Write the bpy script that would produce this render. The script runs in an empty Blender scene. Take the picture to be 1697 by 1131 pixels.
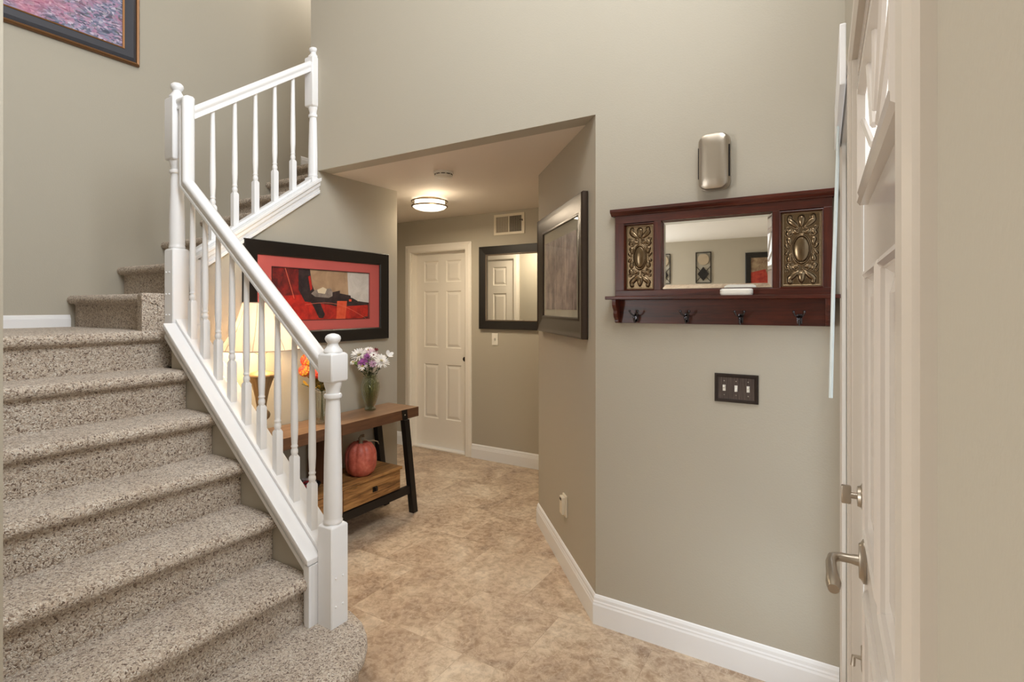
import bpy, bmesh, math, random
from mathutils import Vector, Matrix
random.seed(7)
PI = math.pi
scn = bpy.context.scene
col = scn.collection

# ------------------------------------------------------------------ camera
CAM_H = 1.5
YAW = PI/2 - 1.02                       # camera turned left of the hall axis (+Y)
cam_d = bpy.data.cameras.new('camera')
cam = bpy.data.objects.new('camera', cam_d); col.objects.link(cam)
cam.location = (0, 0, CAM_H)
cam.rotation_euler = (PI/2, 0, YAW)
cam_d.sensor_width = 36.0
cam_d.lens = 36.0*880/1697
cam_d.shift_y = -(565.5-508)/1697
cam_d.clip_start = 0.01
scn.camera = cam

# ------------------------------------------------------------------ look
scn.view_settings.view_transform = 'Standard'
scn.view_settings.look = 'None'
scn.view_settings.exposure = 0.08
scn.view_settings.gamma = 1.0
scn.view_settings.use_curve_mapping = False
world = bpy.data.worlds.new('sky'); scn.world = world
world.use_nodes = True
wn = world.node_tree.nodes['Background']
wn.inputs[0].default_value = (0.80, 0.90, 1.0, 1)
wn.inputs[1].default_value = 2.0

def area(name, loc, target, sx, sy, power, color=(1, 1, 1), spread=PI):
    l = bpy.data.lights.new(name, 'AREA'); l.shape = 'RECTANGLE'
    l.size = sx; l.size_y = sy; l.energy = power; l.color = color; l.spread = spread
    o = bpy.data.objects.new(name, l); col.objects.link(o)
    o.location = loc
    d = Vector(target)-Vector(loc)
    o.rotation_euler = d.to_track_quat('-Z', 'Y').to_euler()
    return o
def point(name, loc, power, color, r=0.03):
    l = bpy.data.lights.new(name, 'POINT'); l.energy = power; l.color = color; l.shadow_soft_size = r
    o = bpy.data.objects.new(name, l); col.objects.link(o); o.location = loc
    return o
# daylight through the tall window over the front door, the living room window
area('daylight_high_window', (0.16, 0.80, 3.70), (-3.6, 1.1, 1.4), 1.2, 1.5, 92, (0.98, 0.99, 1.0))
area('daylight_side_window', (0.30, 1.95, 1.1), (-3.0, 1.6, 0.9), 0.5, 1.7, 9, (0.95, 0.98, 1.0))
area('daylight_living_window', (-3.8, -3.05, 1.5), (-2.3, 2.0, 1.1), 1.7, 1.7, 96, (1.0, 0.99, 0.98))
# unseen soft fill added under the tall foyer ceiling to brighten the foyer
area('foyer_ceiling_fill', (-1.7, 0.5, 4.95), (-1.7, 0.5, 0), 1.6, 1.2, 42, (1.0, 0.98, 0.95))
point('living_room_fill', (-3.7, -1.9, 1.85), 60, (1.0, 0.99, 0.96), .15)  # added out of view to brighten the living room ceiling and wall
point('upstairs_hall_fill', (-3.6, 3.3, 4.7), 22, (1.0, 0.96, 0.9), .12)  # unseen fill added to lift the dark upper stairwell

# ------------------------------------------------------------------ materials
def srgb(r, g, b):
    f = lambda c: c/12.92 if c <= .04045 else ((c+.055)/1.055)**2.4
    return (f(r/255), f(g/255), f(b/255), 1)
def mat(name, color, rough=.5, metal=0, **k):
    m = bpy.data.materials.new(name); m.use_nodes = True
    b = m.node_tree.nodes['Principled BSDF']
    b.inputs['Base Color'].default_value = color
    b.inputs['Roughness'].default_value = rough
    b.inputs['Metallic'].default_value = metal
    for kk, v in k.items():
        b.inputs[kk.replace('_', ' ')].default_value = v
    return m
def N(m, t, **k):
    n = m.node_tree.nodes.new(t)
    for kk, v in k.items():
        if hasattr(n, kk): setattr(n, kk, v)
        else: n.inputs[kk].default_value = v
    return n
def L(m, a, b): m.node_tree.links.new(a, b)
def bsdf(m): return m.node_tree.nodes['Principled BSDF']
def coords(m, scale=(1, 1, 1), rot=(0, 0, 0), kind='Object'):
    tc = N(m, 'ShaderNodeTexCoord'); mp = N(m, 'ShaderNodeMapping')
    mp.inputs['Scale'].default_value = scale; mp.inputs['Rotation'].default_value = rot
    L(m, tc.outputs[kind], mp.inputs['Vector'])
    return mp.outputs['Vector']
def ramp(m, fac, stops):
    r = N(m, 'ShaderNodeValToRGB'); e = r.color_ramp.elements
    while len(e) < len(stops): e.new(.5)
    for el, (p, c) in zip(e, stops): el.position = p; el.color = c
    L(m, fac, r.inputs['Fac']); return r.outputs['Color']
def noise(m, vec, scale, detail=2, rough=.5, dist=0):
    n = N(m, 'ShaderNodeTexNoise'); n.inputs['Scale'].default_value = scale
    n.inputs['Detail'].default_value = detail; n.inputs['Roughness'].default_value = rough
    n.inputs['Distortion'].default_value = dist
    L(m, vec, n.inputs['Vector']); return n
def bump(m, h, strength, dist=.002):
    b = N(m, 'ShaderNodeBump'); b.inputs['Strength'].default_value = strength; b.inputs['Distance'].default_value = dist
    L(m, h, b.inputs['Height']); L(m, b.outputs['Normal'], bsdf(m).inputs['Normal']); return b
def mix(m, fac, a, b, mode='MIX'):
    n = N(m, 'ShaderNodeMix'); n.data_type = 'RGBA'; n.blend_type = mode
    for s, v in ((0, fac), (6, a), (7, b)):
        if isinstance(v, (int, float, tuple)): n.inputs[s].default_value = v
        else: L(m, v, n.inputs[s])
    return n.outputs[2]

def wall_mat(name, c):
    m = mat(name, c, .75)
    v = coords(m)
    n = noise(m, v, 130, 3, .6)
    bump(m, n.outputs['Fac'], .35, .0015)
    return m
M_WALL = wall_mat('beige_wall_paint', srgb(180, 173, 158))
M_CEIL = wall_mat('ceiling_paint', srgb(230, 220, 208))
M_TRIM = mat('white_trim_paint', srgb(238, 238, 239), .34)
M_DOORW = mat('white_door_paint', srgb(240, 234, 224), .42)
M_FDOOR = mat('cream_gloss_door_paint', srgb(204, 196, 187), .16)
M_FCASE = mat('cream_casing_paint', srgb(200, 191, 179), .38)
v = coords(M_DOORW, (60, 60, 3)); bump(M_DOORW, noise(M_DOORW, v, 6, 3).outputs['Fac'], .15, .001)

def m_carpet():
    m = mat('speckled_carpet', (.4, .33, .25, 1), .95)
    v = coords(m)
    w = noise(m, v, 60, 2)
    vv = mix(m, .02, v, w.outputs['Color'], 'ADD')
    vo = N(m, 'ShaderNodeTexVoronoi'); vo.inputs['Scale'].default_value = 195; L(m, vv, vo.inputs['Vector'])
    sx = N(m, 'ShaderNodeSeparateColor'); L(m, vo.outputs['Color'], sx.inputs[0])
    c = ramp(m, sx.outputs[0], [(0, srgb(116, 96, 82)), (.13, srgb(166, 146, 128)), (.32, srgb(212, 195, 177)), (.7, srgb(232, 217, 200)), (1, srgb(250, 242, 230))])
    big = noise(m, v, 5, 3)
    c2 = ramp(m, big.outputs['Fac'], [(.3, (.86, .83, .80, 1)), (.7, (1, 1, 1, 1))])
    c = mix(m, 1.0, c, c2, 'MULTIPLY')
    L(m, c, bsdf(m).inputs['Base Color'])
    n2 = noise(m, v, 240, 3, .6)
    mth = N(m, 'ShaderNodeMath'); mth.operation = 'SUBTRACT'
    L(m, n2.outputs['Fac'], mth.inputs[0]); L(m, vo.outputs['Distance'], mth.inputs[1])
    bump(m, mth.outputs[0], 1.0, .0055)
    bsdf(m).inputs['Sheen Weight'].default_value = .25
    bsdf(m).inputs['Specular IOR Level'].default_value = .1
    return m
M_CARPET = m_carpet()

def m_floor():
    m = mat('stone_look_floor', (.5, .4, .3, 1), .36)
    v = coords(m)
    br = N(m, 'ShaderNodeTexBrick'); L(m, v, br.inputs['Vector'])
    br.offset = .5
    for k, val in (('Scale', 1.0), ('Brick Width', .46), ('Row Height', .46), ('Mortar Size', .0016), ('Mortar Smooth', .3), ('Bias', 0)):
        br.inputs[k].default_value = val
    br.inputs['Color1'].default_value = (.0, .0, .0, 1); br.inputs['Color2'].default_value = (1, 1, 1, 1); br.inputs['Mortar'].default_value = (.5, .5, .5, 1)
    # every tile shifts the clouding so the pattern breaks at the seams
    sh = mix(m, 1.0, v, mix(m, 1.0, br.outputs['Color'], (7.3, 3.1, 0, 1), 'MULTIPLY'), 'ADD')
    a = noise(m, sh, 3.0, 9, .66, .9)
    c = ramp(m, a.outputs['Fac'], [(.32, srgb(140, 112, 88)), (.45, srgb(178, 150, 122)), (.54, srgb(202, 179, 151)), (.66, srgb(224, 207, 183))])
    b2 = noise(m, sh, 26, 6, .7, .5)
    c = mix(m, .34, c, ramp(m, b2.outputs['Fac'], [(.38, srgb(120, 98, 80)), (.58, srgb(222, 206, 186))]))
    ve = noise(m, sh, 7, 4, .6, 1.5)
    c = mix(m, ramp(m, ve.outputs['Fac'], [(.485, (0, 0, 0, 1)), (.5, (.4, .4, .4, 1)), (.515, (0, 0, 0, 1))]), c, srgb(226, 210, 188))
    c = mix(m, mix(m, 1.0, br.outputs['Fac'], (.28, .28, .28, 1), 'MULTIPLY'), c, srgb(120, 96, 72))
    L(m, c, bsdf(m).inputs['Base Color'])
    bump(m, b2.outputs['Fac'], .25, .002)
    return m
M_FLOOR = m_floor()

def m_wood(name, c1, c2, c3, axis='Y', rough=.4, sc=1.0, contrast=(.25, .5, .78)):
    m = mat(name, c2, rough)
    s = {'X': (1.0, 14, 14), 'Y': (14, 1.0, 14), 'Z': (14, 14, 1.0)}[axis]
    v = coords(m, tuple(q*sc for q in s))
    a = noise(m, v, 1.6, 6, .65, 1.2)
    b_ = noise(m, v, 9, 3, .6, .2)
    c = ramp(m, a.outputs['Fac'], [(contrast[0], c1), (contrast[1], c2), (contrast[2], c3)])
    c = mix(m, .22, c, ramp(m, b_.outputs['Fac'], [(.35, c1), (.65, c3)]))
    L(m, c, bsdf(m).inputs['Base Color'])
    bump(m, b_.outputs['Fac'], .15, .001)
    return m
M_TABLE = m_wood('table_top_wood', srgb(92, 68, 50), srgb(132, 101, 76), srgb(160, 128, 100), 'Y', .38)
M_TABLE_D = m_wood('table_edge_wood', srgb(70, 44, 30), srgb(100, 66, 44), srgb(124, 86, 58), 'Y', .5)
M_DRAWER = m_wood('drawer_oak', srgb(88, 56, 26), srgb(158, 110, 60), srgb(190, 142, 86), 'Y', .5, 1.6, (.38, .5, .62))
M_DIV = m_wood('divider_wood', srgb(84, 52, 34), srgb(112, 72, 48), srgb(140, 96, 64), 'Z', .5)
M_CHERRY = m_wood('cherry_stained_wood', srgb(32, 11, 7), srgb(70, 26, 15), srgb(108, 46, 27), 'X', .28)
M_CHERRYZ = m_wood('cherry_stained_upright', srgb(32, 11, 7), srgb(70, 26, 15), srgb(108, 46, 27), 'Z', .28)
M_BLACK = mat('black_frame', srgb(26, 22, 20), .35)
M_BLACKM = mat('black_metal', srgb(30, 25, 22), .45, .3)
M_BRONZE = mat('bronze_frame', srgb(62, 50, 40), .3, .55)
M_BRONZE_D = mat('dark_bronze', srgb(58, 50, 46), .38, .7)
M_PEWTER = mat('aged_brass_relief', srgb(124, 106, 82), .22, .92)
M_NICKEL = mat('brushed_nickel', srgb(176, 166, 152), .34, .9)
v = coords(M_NICKEL, (1, 1, 40)); bump(M_NICKEL, noise(M_NICKEL, v, 30, 2).outputs['Fac'], .05, .0005)
M_IRON = mat('dark_iron_hook', srgb(82, 80, 84), .22, .95)
M_MIRROR = mat('mirror_glass', (.86, .87, .86, 1), .01, 1)
M_WHITEP = mat('white_plastic', srgb(232, 228, 218), .35)
M_IVORY = mat('ivory_plastic', srgb(222, 212, 192), .4)
M_DARKHOLE = mat('dark_recess', srgb(70, 62, 54), .8)
M_SILVERBEAD = mat('silver_bead', srgb(150, 138, 124), .3, .8)

def m_glaze():
    m = bpy.data.materials.new('picture_glazing'); m.use_nodes = True
    nt = m.node_tree; nt.nodes.clear()
    o = nt.nodes.new('ShaderNodeOutputMaterial'); mx = nt.nodes.new('ShaderNodeMixShader')
    t = nt.nodes.new('ShaderNodeBsdfTransparent'); g = nt.nodes.new('ShaderNodeBsdfGlossy'); f = nt.nodes.new('ShaderNodeFresnel')
    g.inputs['Roughness'].default_value = .02; f.inputs[0].default_value = 1.35
    ge = nt.nodes.new('ShaderNodeNewGeometry'); inv = nt.nodes.new('ShaderNodeMath'); inv.operation = 'SUBTRACT'; inv.inputs[0].default_value = .8
    mu = nt.nodes.new('ShaderNodeMath'); mu.operation = 'MULTIPLY'; mu.use_clamp = True
    nt.links.new(ge.outputs['Backfacing'], inv.inputs[1]); nt.links.new(inv.outputs[0], mu.inputs[0]); nt.links.new(f.outputs[0], mu.inputs[1])
    nt.links.new(mu.outputs[0], mx.inputs[0]); nt.links.new(t.outputs[0], mx.inputs[1]); nt.links.new(g.outputs[0], mx.inputs[2])
    nt.links.new(mx.outputs[0], o.inputs[0]); return m
M_GLAZE = m_glaze()
def m_glass(name, tint, bumpy=0):
    m = bpy.data.materials.new(name); m.use_nodes = True
    nt = m.node_tree; nt.nodes.clear()
    o = nt.nodes.new('ShaderNodeOutputMaterial'); mx = nt.nodes.new('ShaderNodeMixShader')
    t = nt.nodes.new('ShaderNodeBsdfTransparent'); g = nt.nodes.new('ShaderNodeBsdfGlossy'); lw = nt.nodes.new('ShaderNodeLayerWeight')
    t.inputs[0].default_value = tint; g.inputs['Roughness'].default_value = .05; lw.inputs[0].default_value = .35
    nt.links.new(lw.outputs['Facing'], mx.inputs[0]); nt.links.new(t.outputs[0], mx.inputs[1]); nt.links.new(g.outputs[0], mx.inputs[2])
    if bumpy:
        tc = nt.nodes.new('ShaderNodeTexCoord'); v = nt.nodes.new('ShaderNodeTexVoronoi'); v.inputs['Scale'].default_value = bumpy
        b = nt.nodes.new('ShaderNodeBump'); b.inputs['Strength'].default_value = .9; b.inputs['Distance'].default_value = .004
        nt.links.new(tc.outputs['Object'], v.inputs['Vector']); nt.links.new(v.outputs['Distance'], b.inputs['Height'])
        nt.links.new(b.outputs[0], g.inputs['Normal']); nt.links.new(b.outputs[0], lw.inputs['Normal'])
    nt.links.new(mx.outputs[0], o.inputs[0]); return m
M_VGLASS = m_glass('green_tinted_vase_glass', (.80, .84, .66, 1), 140)
M_CGLASS = m_glass('clear_ribbed_glass', (.92, .93, .9, 1), 110)
M_WINGLASS = m_glass('window_glass', (.97, .99, 1, 1))
def m_emit(name, c, s):
    m = mat(name, (1, 1, 1, 1), .4)
    bsdf(m).inputs['Emission Color'].default_value = c; bsdf(m).inputs['Emission Strength'].default_value = s
    return m
M_DIFF = m_emit('lit_diffuser', (1, .88, .68, 1), 2.2)
def m_shade():
    m = mat('cream_lamp_shade', srgb(236, 222, 206), .8)
    nt = m.node_tree; b = bsdf(m); t = nt.nodes.new('ShaderNodeBsdfTranslucent'); t.inputs[0].default_value = srgb(252, 244, 238)
    mx = nt.nodes.new('ShaderNodeMixShader'); mx.inputs[0].default_value = .5
    nt.links.new(b.outputs[0], mx.inputs[1]); nt.links.new(t.outputs[0], mx.inputs[2]); nt.links.new(mx.outputs[0], nt.nodes['Material Output'].inputs[0])
    return m
M_SHADE = m_shade()
M_LAMPB = mat('antique_gold_lamp', srgb(138, 112, 78), .42, .45)

# ------------------------------------------------------------------ mesh helpers
def BM(): return bmesh.new()
def bx(bm, x0, x1, y0, y1, z0, z1, bev=0, mi=0):
    g = bmesh.ops.create_cube(bm, size=1)
    for v in g['verts']:
        v.co = Vector(((x0+x1)/2+v.co.x*(x1-x0), (y0+y1)/2+v.co.y*(y1-y0), (z0+z1)/2+v.co.z*(z1-z0)))
    fs = set(f for v in g['verts'] for f in v.link_faces)
    for f in fs: f.material_index = mi
    if bev:
        es = list(set(e for v in g['verts'] for e in v.link_edges))
        bmesh.ops.bevel(bm, geom=es, offset=bev, segments=2, affect='EDGES', profile=.6)
    return g['verts']
def prism(bm, pts, axis, a, b, mi=0):
    """pts: 2D polygon; extruded along axis from a to b. axis X: (y,z); Y: (x,z); Z: (x,y)"""
    def P(p, t):
        return {'X': (t, p[0], p[1]), 'Y': (p[0], t, p[1]), 'Z': (p[0], p[1], t)}[axis]
    A = [bm.verts.new(P(p, a)) for p in pts]; B = [bm.verts.new(P(p, b)) for p in pts]
    n = len(pts); fs = [bm.faces.new(A), bm.faces.new(B[::-1])]
    for i in range(n): fs.append(bm.faces.new((A[i], B[i], B[(i+1) % n], A[(i+1) % n])))
    for f in fs: f.material_index = mi
    bmesh.ops.recalc_face_normals(bm, faces=fs)
def loft(bm, rings, closed=True, caps=True, mi=0):
    R = [[bm.verts.new(p) for p in r] for r in rings]; n = len(rings[0]); fs = []
    for i in range(len(R)-1):
        for j in range(n if closed else n-1):
            k = (j+1) % n
            try: fs.append(bm.faces.new((R[i][j], R[i][k], R[i+1][k], R[i+1][j])))
            except ValueError: pass
    if caps:
        for r in (R[0], R[-1][::-1]):
            try: fs.append(bm.faces.new(r))
            except ValueError: pass
    for f in fs: f.material_index = mi
    bmesh.ops.recalc_face_normals(bm, faces=fs)
def lathe(bm, prof, cx=0, cy=0, cz=0, seg=24, rib=0, rn=0, mi=0, caps=True):
    rings = []
    for r, z in prof:
        rings.append([(cx+r*(1+rib*math.cos(rn*t))*math.cos(t), cy+r*(1+rib*math.cos(rn*t))*math.sin(t), cz+z) for t in (2*PI*i/seg for i in range(seg))])
    loft(bm, rings, True, caps, mi)
def tube(bm, pts, r, seg=8, mi=0):
    pts = [Vector(p) for p in pts]; rs = r if isinstance(r, (list, tuple)) else [r]*len(pts)
    rings = []; up = Vector((0, 0, 1))
    prev = None
    for i, p in enumerate(pts):
        d = (pts[min(i+1, len(pts)-1)]-pts[max(i-1, 0)]).normalized()
        a = d.cross(up) if prev is None else prev-d*prev.dot(d)
        if a.length < 1e-4: a = d.cross(Vector((1, 0, 0)))
        a.normalize(); prev = a; b = d.cross(a)
        rings.append([p+a*rs[i]*math.cos(t)+b*rs[i]*math.sin(t) for t in (2*PI*k/seg for k in range(seg))])
    loft(bm, rings, True, True, mi)
def ball(bm, c, r, sc=(1, 1, 1), seg=12, mi=0):
    g = bmesh.ops.create_uvsphere(bm, u_segments=seg, v_segments=max(6, seg//2+2), radius=r)
    for v in g['verts']: v.co = Vector((c[0]+v.co.x*sc[0], c[1]+v.co.y*sc[1], c[2]+v.co.z*sc[2]))
    for f in set(f for v in g['verts'] for f in v.link_faces): f.material_index = mi
    return g['verts']
def torus(bm, c, R, r, seg=40, rs=8, axis='Z', sc=1, mi=0):
    rings = []
    for i in range(seg):
        t = 2*PI*i/seg; ring = []
        for j in range(rs):
            p = 2*PI*j/rs; q = R+r*math.cos(p)
            x, y, z = q*math.cos(t), q*math.sin(t)*sc, r*math.sin(p)
            if axis == 'Y': x, y, z = x, z, y
            if axis == 'X': x, y, z = z, x, y
            ring.append((c[0]+x, c[1]+y, c[2]+z))
        rings.append(ring)
    rings.append(rings[0]); loft(bm, rings, True, False, mi)
def mitre(bm, path, prof, flip=1, closed=False):
    """sweep profile (offset from wall to the left of travel*flip, height) along a floor path"""
    P = [Vector(p) for p in path]; n = len(P); rings = []
    for i in range(n):
        if closed: d0 = (P[i]-P[i-1]).normalized(); d1 = (P[(i+1) % n]-P[i]).normalized()
        else:
            d0 = (P[i]-P[max(i-1, 0)]); d1 = (P[min(i+1, n-1)]-P[i])
            d0 = d0.normalized() if d0.length else d1.normalized()
            d1 = d1.normalized() if d1.length else d0
        n0 = Vector((-d0.y, d0.x)); n1 = Vector((-d1.y, d1.x))
        m = (n0+n1).normalized(); m = m/max(.2, m.dot(n0))*flip
        rings.append([(P[i].x+m.x*o, P[i].y+m.y*o, z) for o, z in prof])
    if closed: rings.append(rings[0])
    loft(bm, rings, True, not closed)
def obj(name, bm, m, parent=None, smooth=False, bev=0):
    me = bpy.data.meshes.new(name); bm.to_mesh(me); bm.free()
    for mm in (m if isinstance(m, (list, tuple)) else [m]): me.materials.append(mm)
    o = bpy.data.objects.new(name, me); col.objects.link(o)
    if smooth:
        for p in me.polygons: p.use_smooth = True
        try: me.set_sharp_from_angle(angle=math.radians(38))
        except Exception: pass
    if bev:
        b = o.modifiers.new('bevel', 'BEVEL'); b.width = bev; b.segments = 2; b.limit_method = 'ANGLE'; b.angle_limit = math.radians(40)
    if parent: o.parent = parent
    return o
def tag(o, label, cat, group=None, kind=None):
    if label: o['label'] = label
    if cat: o['category'] = cat
    if group: o['group'] = group
    if kind: o['kind'] = kind
    return o
def struct(name, bm, m, **k):
    o = obj(name, bm, m, **k); o['kind'] = 'structure'; return o
def thing(name, label, cat, loc=(0, 0, 0), rz=0, group=None, kind=None):
    o = bpy.data.objects.new(name, None); col.objects.link(o); o.empty_display_size = .1
    o.location = loc; o.rotation_euler = (0, 0, rz)
    tag(o, label, cat, group, kind); return o
def copy_tree(o, parent=None):
    kids = list(o.children); c = o.copy(); col.objects.link(c); c.parent = parent
    for ch in kids: copy_tree(ch, c)
    return c

# ------------------------------------------------------------------ measures
YF = 2.353      # front wall with the opening
XR = -2.97      # hall side of the wall under the upper flight
XU = -3.055     # stair side of that wall
YB = 4.29       # back wall of the hall
XL = -4.10      # far left stair wall
YS = 1.435      # stair side of the low curb wall
ZC = 2.41       # hall ceiling
ZT = 5.2        # foyer ceiling
RISE = .196
AX, AY = -.98, YF                       # angled wall, near corner
BX, BY = -1.77, 3.235                   # angled wall, far corner

# ------------------------------------------------------------------ structure
b = BM(); bx(b, -5.1, .5, -3.4, 4.5, -.1, 0); struct('floor', b, M_FLOOR)
b = BM(); bx(b, XR, -.3, YF+.11, YB, ZC, ZC+.12); bx(b, -5.1, XR, 3.10, YB, ZC, ZC+.12); struct('ceiling', b, M_CEIL)
b = BM(); bx(b, -5.1, .5, -1.29, 4.5, ZT, ZT+.1); struct('ceiling_upper', b, M_CEIL)
b = BM(); bx(b, -5.1, .5, -3.4, -1.29, 2.44, 2.56); struct('ceiling_living', b, wall_mat('white_ceiling_paint', srgb(238, 238, 234)))
b = BM()   # front wall, pierced by the wide opening
prism(b, [(XU+.01, ZC), (XR, ZC), (AX, ZC), (.022, ZC), (.022, ZT), (XU+.01, ZT)], 'Y', YF, YF+.11)
prism(b, [(AX, 0), (.022, 0), (.022, ZC), (AX, ZC)], 'Y', YF, YF+.11)
wf = struct('wall_front', b, M_WALL)
b = BM()   # wall at 45 degrees and its return
prism(b, [(AX, AY+.0), (AX+.0, AY+.11), (-1.0, 2.52), (BX+.11, BY+.03), (BX+.11, YB), (BX, YB), (BX, BY)], 'Z', 0, ZC)
struct('wall_angled', b, M_WALL)
b = BM()   # back wall of the hall with its door opening
bx(b, -5.1, -3.905, YB, YB+.12, 0, ZC+.1); bx(b, -3.905, -3.175, YB, YB+.12, 2.085, ZC+.1); bx(b, -3.175, -1.6, YB, YB+.12, 0, ZC+.1)
struct('wall_back', b, M_WALL)
b = BM()
prism(b, [(3.10, 0), (3.10, ZC), (YF, ZC), (YF, 2.335), (1.53, 1.735), (1.53, 0)], 'X', XU, XR)
struct('wall_under_stairs', b, M_WALL)
b = BM()   # closet wall facing the back of the hall, door opening for door_2
bx(b, -5.1, -4.04, 3.055, 3.10, 0, ZC); bx(b, -4.04, -3.31, 3.055, 3.10, 2.085, ZC); bx(b, -3.31, XU, 3.055, 3.10, 0, ZC)
struct('wall_closet', b, M_WALL)
b = BM(); bx(b, XL-.1, XL, .34, 3.0, 0, ZT); bx(b, XL-.1, XL, 3.0, 4.5, 2.6, ZT); struct('wall_left', b, M_WALL)
b = BM(); bx(b, -5.1, -5.0, -3.4, 4.5, 0, ZT); struct('wall_far_left', b, M_WALL)
b = BM(); bx(b, XU+.01, XU+.11, YF+.11, 4.5, ZC+.12, ZT); bx(b, XL, XU+.01, 4.4, 4.5, 2.6, ZT); struct('wall_upstairs', b, M_WALL)
b = BM(); bx(b, XL, -1.72, .34, .45, 0, ZT); struct('wall_stair_side', b, M_WALL)
b = BM()   # living room wall behind the camera with its window opening
bx(b, -5.1, -4.7, -3.4, -3.17, 0, 2.5); bx(b, -2.9, .5, -3.4, -3.17, 0, 2.5); bx(b, -4.7, -2.9, -3.4, -3.17, 0, .6); bx(b, -4.7, -2.9, -3.4, -3.17, 2.3, 2.5)
struct('wall_living', b, M_WALL)
b = BM(); bx(b, -5.1, .5, -1.40, -1.29, 2.44, ZT); struct('wall_header', b, M_WALL)

# curb wall carrying the lower railing
def zsh(x): return .560+.822*(-1.905-x)
def zsh2(y): return 2.262+.726*(y-2.19)
b = BM()
prism(b, [(XR, 0), (-1.83, 0), (-1.83, zsh(-1.83)-.045), (XR, zsh(XR)-.045)], 'Y', YS, 1.53)
struct('wall_curb', b, M_WALL)

# right wall: local frame, x runs from the front wall towards the camera, +y is outdoors
DX, DY = .04, -1.903; DL = math.hypot(DX, DY)
RW = Matrix.Translation((.022, YF, 0)) @ Matrix.Rotation(math.atan2(DY, DX), 4, 'Z')
RANG = math.atan2(DY, DX)
def place(o): o.location = (.022, YF, 0); o.rotation_euler = (0, 0, RANG); return o
b = BM()
T = .14
bx(b, -.11, .06, 0, T, 0, ZT)
bx(b, .06, 1.78, 0, T, 2.10, 2.75)
bx(b, .06, .45, 0, T, 2.75, ZT); bx(b, .45, 2.15, 0, T, 4.5, ZT); bx(b, 1.78, 2.15, 0, T, 2.10, 2.75)
bx(b, 1.78, 2.15, 0, T, 0, 2.10); bx(b, 2.15, 5.75, 0, T, 0, ZT); bx(b, .06, .68, 0, T, 0, .12)
place(struct('wall_right', b, M_WALL))

# baseboards
BP = [(0, 0), (.016, 0), (.016, .092), (.013, .100), (.013, .106), (.010, .112), (.009, .124), (.004, .134), (0, .137)]
def base(name, path, flip=1, z=0, sc=1):
    b = BM(); mitre(b, path, [(o, z+h*sc) for o, h in BP], flip); return struct(name, b, M_TRIM)
base('baseboard_front', [(BX, YB-.02), (BX, BY), (AX, AY), (.004, AY)], -1)
base('baseboard_back', [(-3.10, YB), (BX-.02, YB)], -1)
base('baseboard_back_left', [(-4.95, YB), (-3.98, YB)], -1)
base('baseboard_under_stairs', [(-3.23, 3.10), (XR, 3.10), (XR, 1.60)], 1)
base('baseboard_landing', [(XL, 1.385), (XL, .47)], 1, 7*RISE, .55)
base('baseboard_upstairs', [(XL, 4.38), (XL, 3.06)], 1, 14*RISE, .75)
base('baseboard_living', [(-4.95, -3.17), (.05, -3.17)], 1)

# ------------------------------------------------------------------ interior six panel doors
def panel_door(parent, x0, x1, yf, sgn, z0=.02, z1=2.0705, m=M_DOORW, panels=None, th=.035, name='door_slab'):
    """front face at y=yf, facing sgn (-1 = -Y). recessed field with raised centres"""
    b = BM(); w = x1-x0
    if panels is None:
        st = .115*w/.73; mid = .105*w/.73; pw = (w-2*st-mid)/2
        cols = [(x0+st, x0+st+pw), (x1-st-pw, x1-st)]
        rows = [(.315, .89), (1.065, 1.66), (1.755, 1.98)]
        panels = [(a, c, d, e) for a, c in cols for d, e in rows]
    xs = sorted(set([x0, x1]+[v for p in panels for v in p[:2]])); zs = sorted(set([z0, z1]+[v for p in panels for v in p[2:]]))
    yb = yf-sgn*th
    def q(pts):
        f = b.faces.new([b.verts.new(p) for p in pts]); return f
    for i in range(len(xs)-1):
        for j in range(len(zs)-1):
            a, c, d, e = xs[i], xs[i+1], zs[j], zs[j+1]; mx, mz = (a+c)/2, (d+e)/2
            inside = any(p[0] < mx < p[1] and p[2] < mz < p[3] for p in panels)
            if not inside: q([(a, yf, d), (c, yf, d), (c, yf, e), (a, yf, e)])
    for a, c, d, e in panels:
        R = []
        for ins, dp in ((0, 0), (.008, .010), (.016, .010), (.040, .002)):
            R.append([(a+ins, yf-sgn*dp, d+ins), (c-ins, yf-sgn*dp, d+ins), (c-ins, yf-sgn*dp, e-ins), (a+ins, yf-sgn*dp, e-ins)])
        for k in range(3):
            for t in range(4): q([R[k][t], R[k][(t+1) % 4], R[k+1][(t+1) % 4], R[k+1][t]])
        q(R[3])
    q([(x0, yb, z0), (x1, yb, z0), (x1, yb, z1), (x0, yb, z1)])
    for (a, c) in (((x0, z0), (x1, z0)), ((x1, z0), (x1, z1)), ((x1, z1), (x0, z1)), ((x0, z1), (x0, z0))):
        q([(a[0], yf, a[1]), (c[0], yf, c[1]), (c[0], yb, c[1]), (a[0], yb, a[1])])
    bmesh.ops.remove_doubles(b, verts=b.verts, dist=1e-5); bmesh.ops.recalc_face_normals(b, faces=b.faces)
    return obj(name, b, m, parent)
def casing(parent, x0, x1, zt, y, sgn, w=.078, m=M_DOORW, name='door_casing'):
    """U shaped architrave, face towards sgn"""
    b = BM()
    pr = [(0, 0), (0, .012), (.012, .018), (.045, .017), (.060, .012), (w, .010), (w, 0)]
    pts = [(x0, 0, -1, 0), (x0, zt, -1, 1), (x1, zt, 1, 1), (x1, 0, 1, 0)]
    rings = [[(px+dx*o, y+sgn*h, pz+dz*o) for o, h in pr] for px, pz, dx, dz in pts]
    loft(b, rings, True, True)
    return obj(name, b, m, parent)
D1 = bpy.data.objects.new('door_1', None); col.objects.link(D1); D1['kind'] = 'structure'
panel_door(D1, -3.90, -3.18, YB+.075, -1)
casing(D1, -3.90, -3.18, 2.07, YB, -1)
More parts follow.
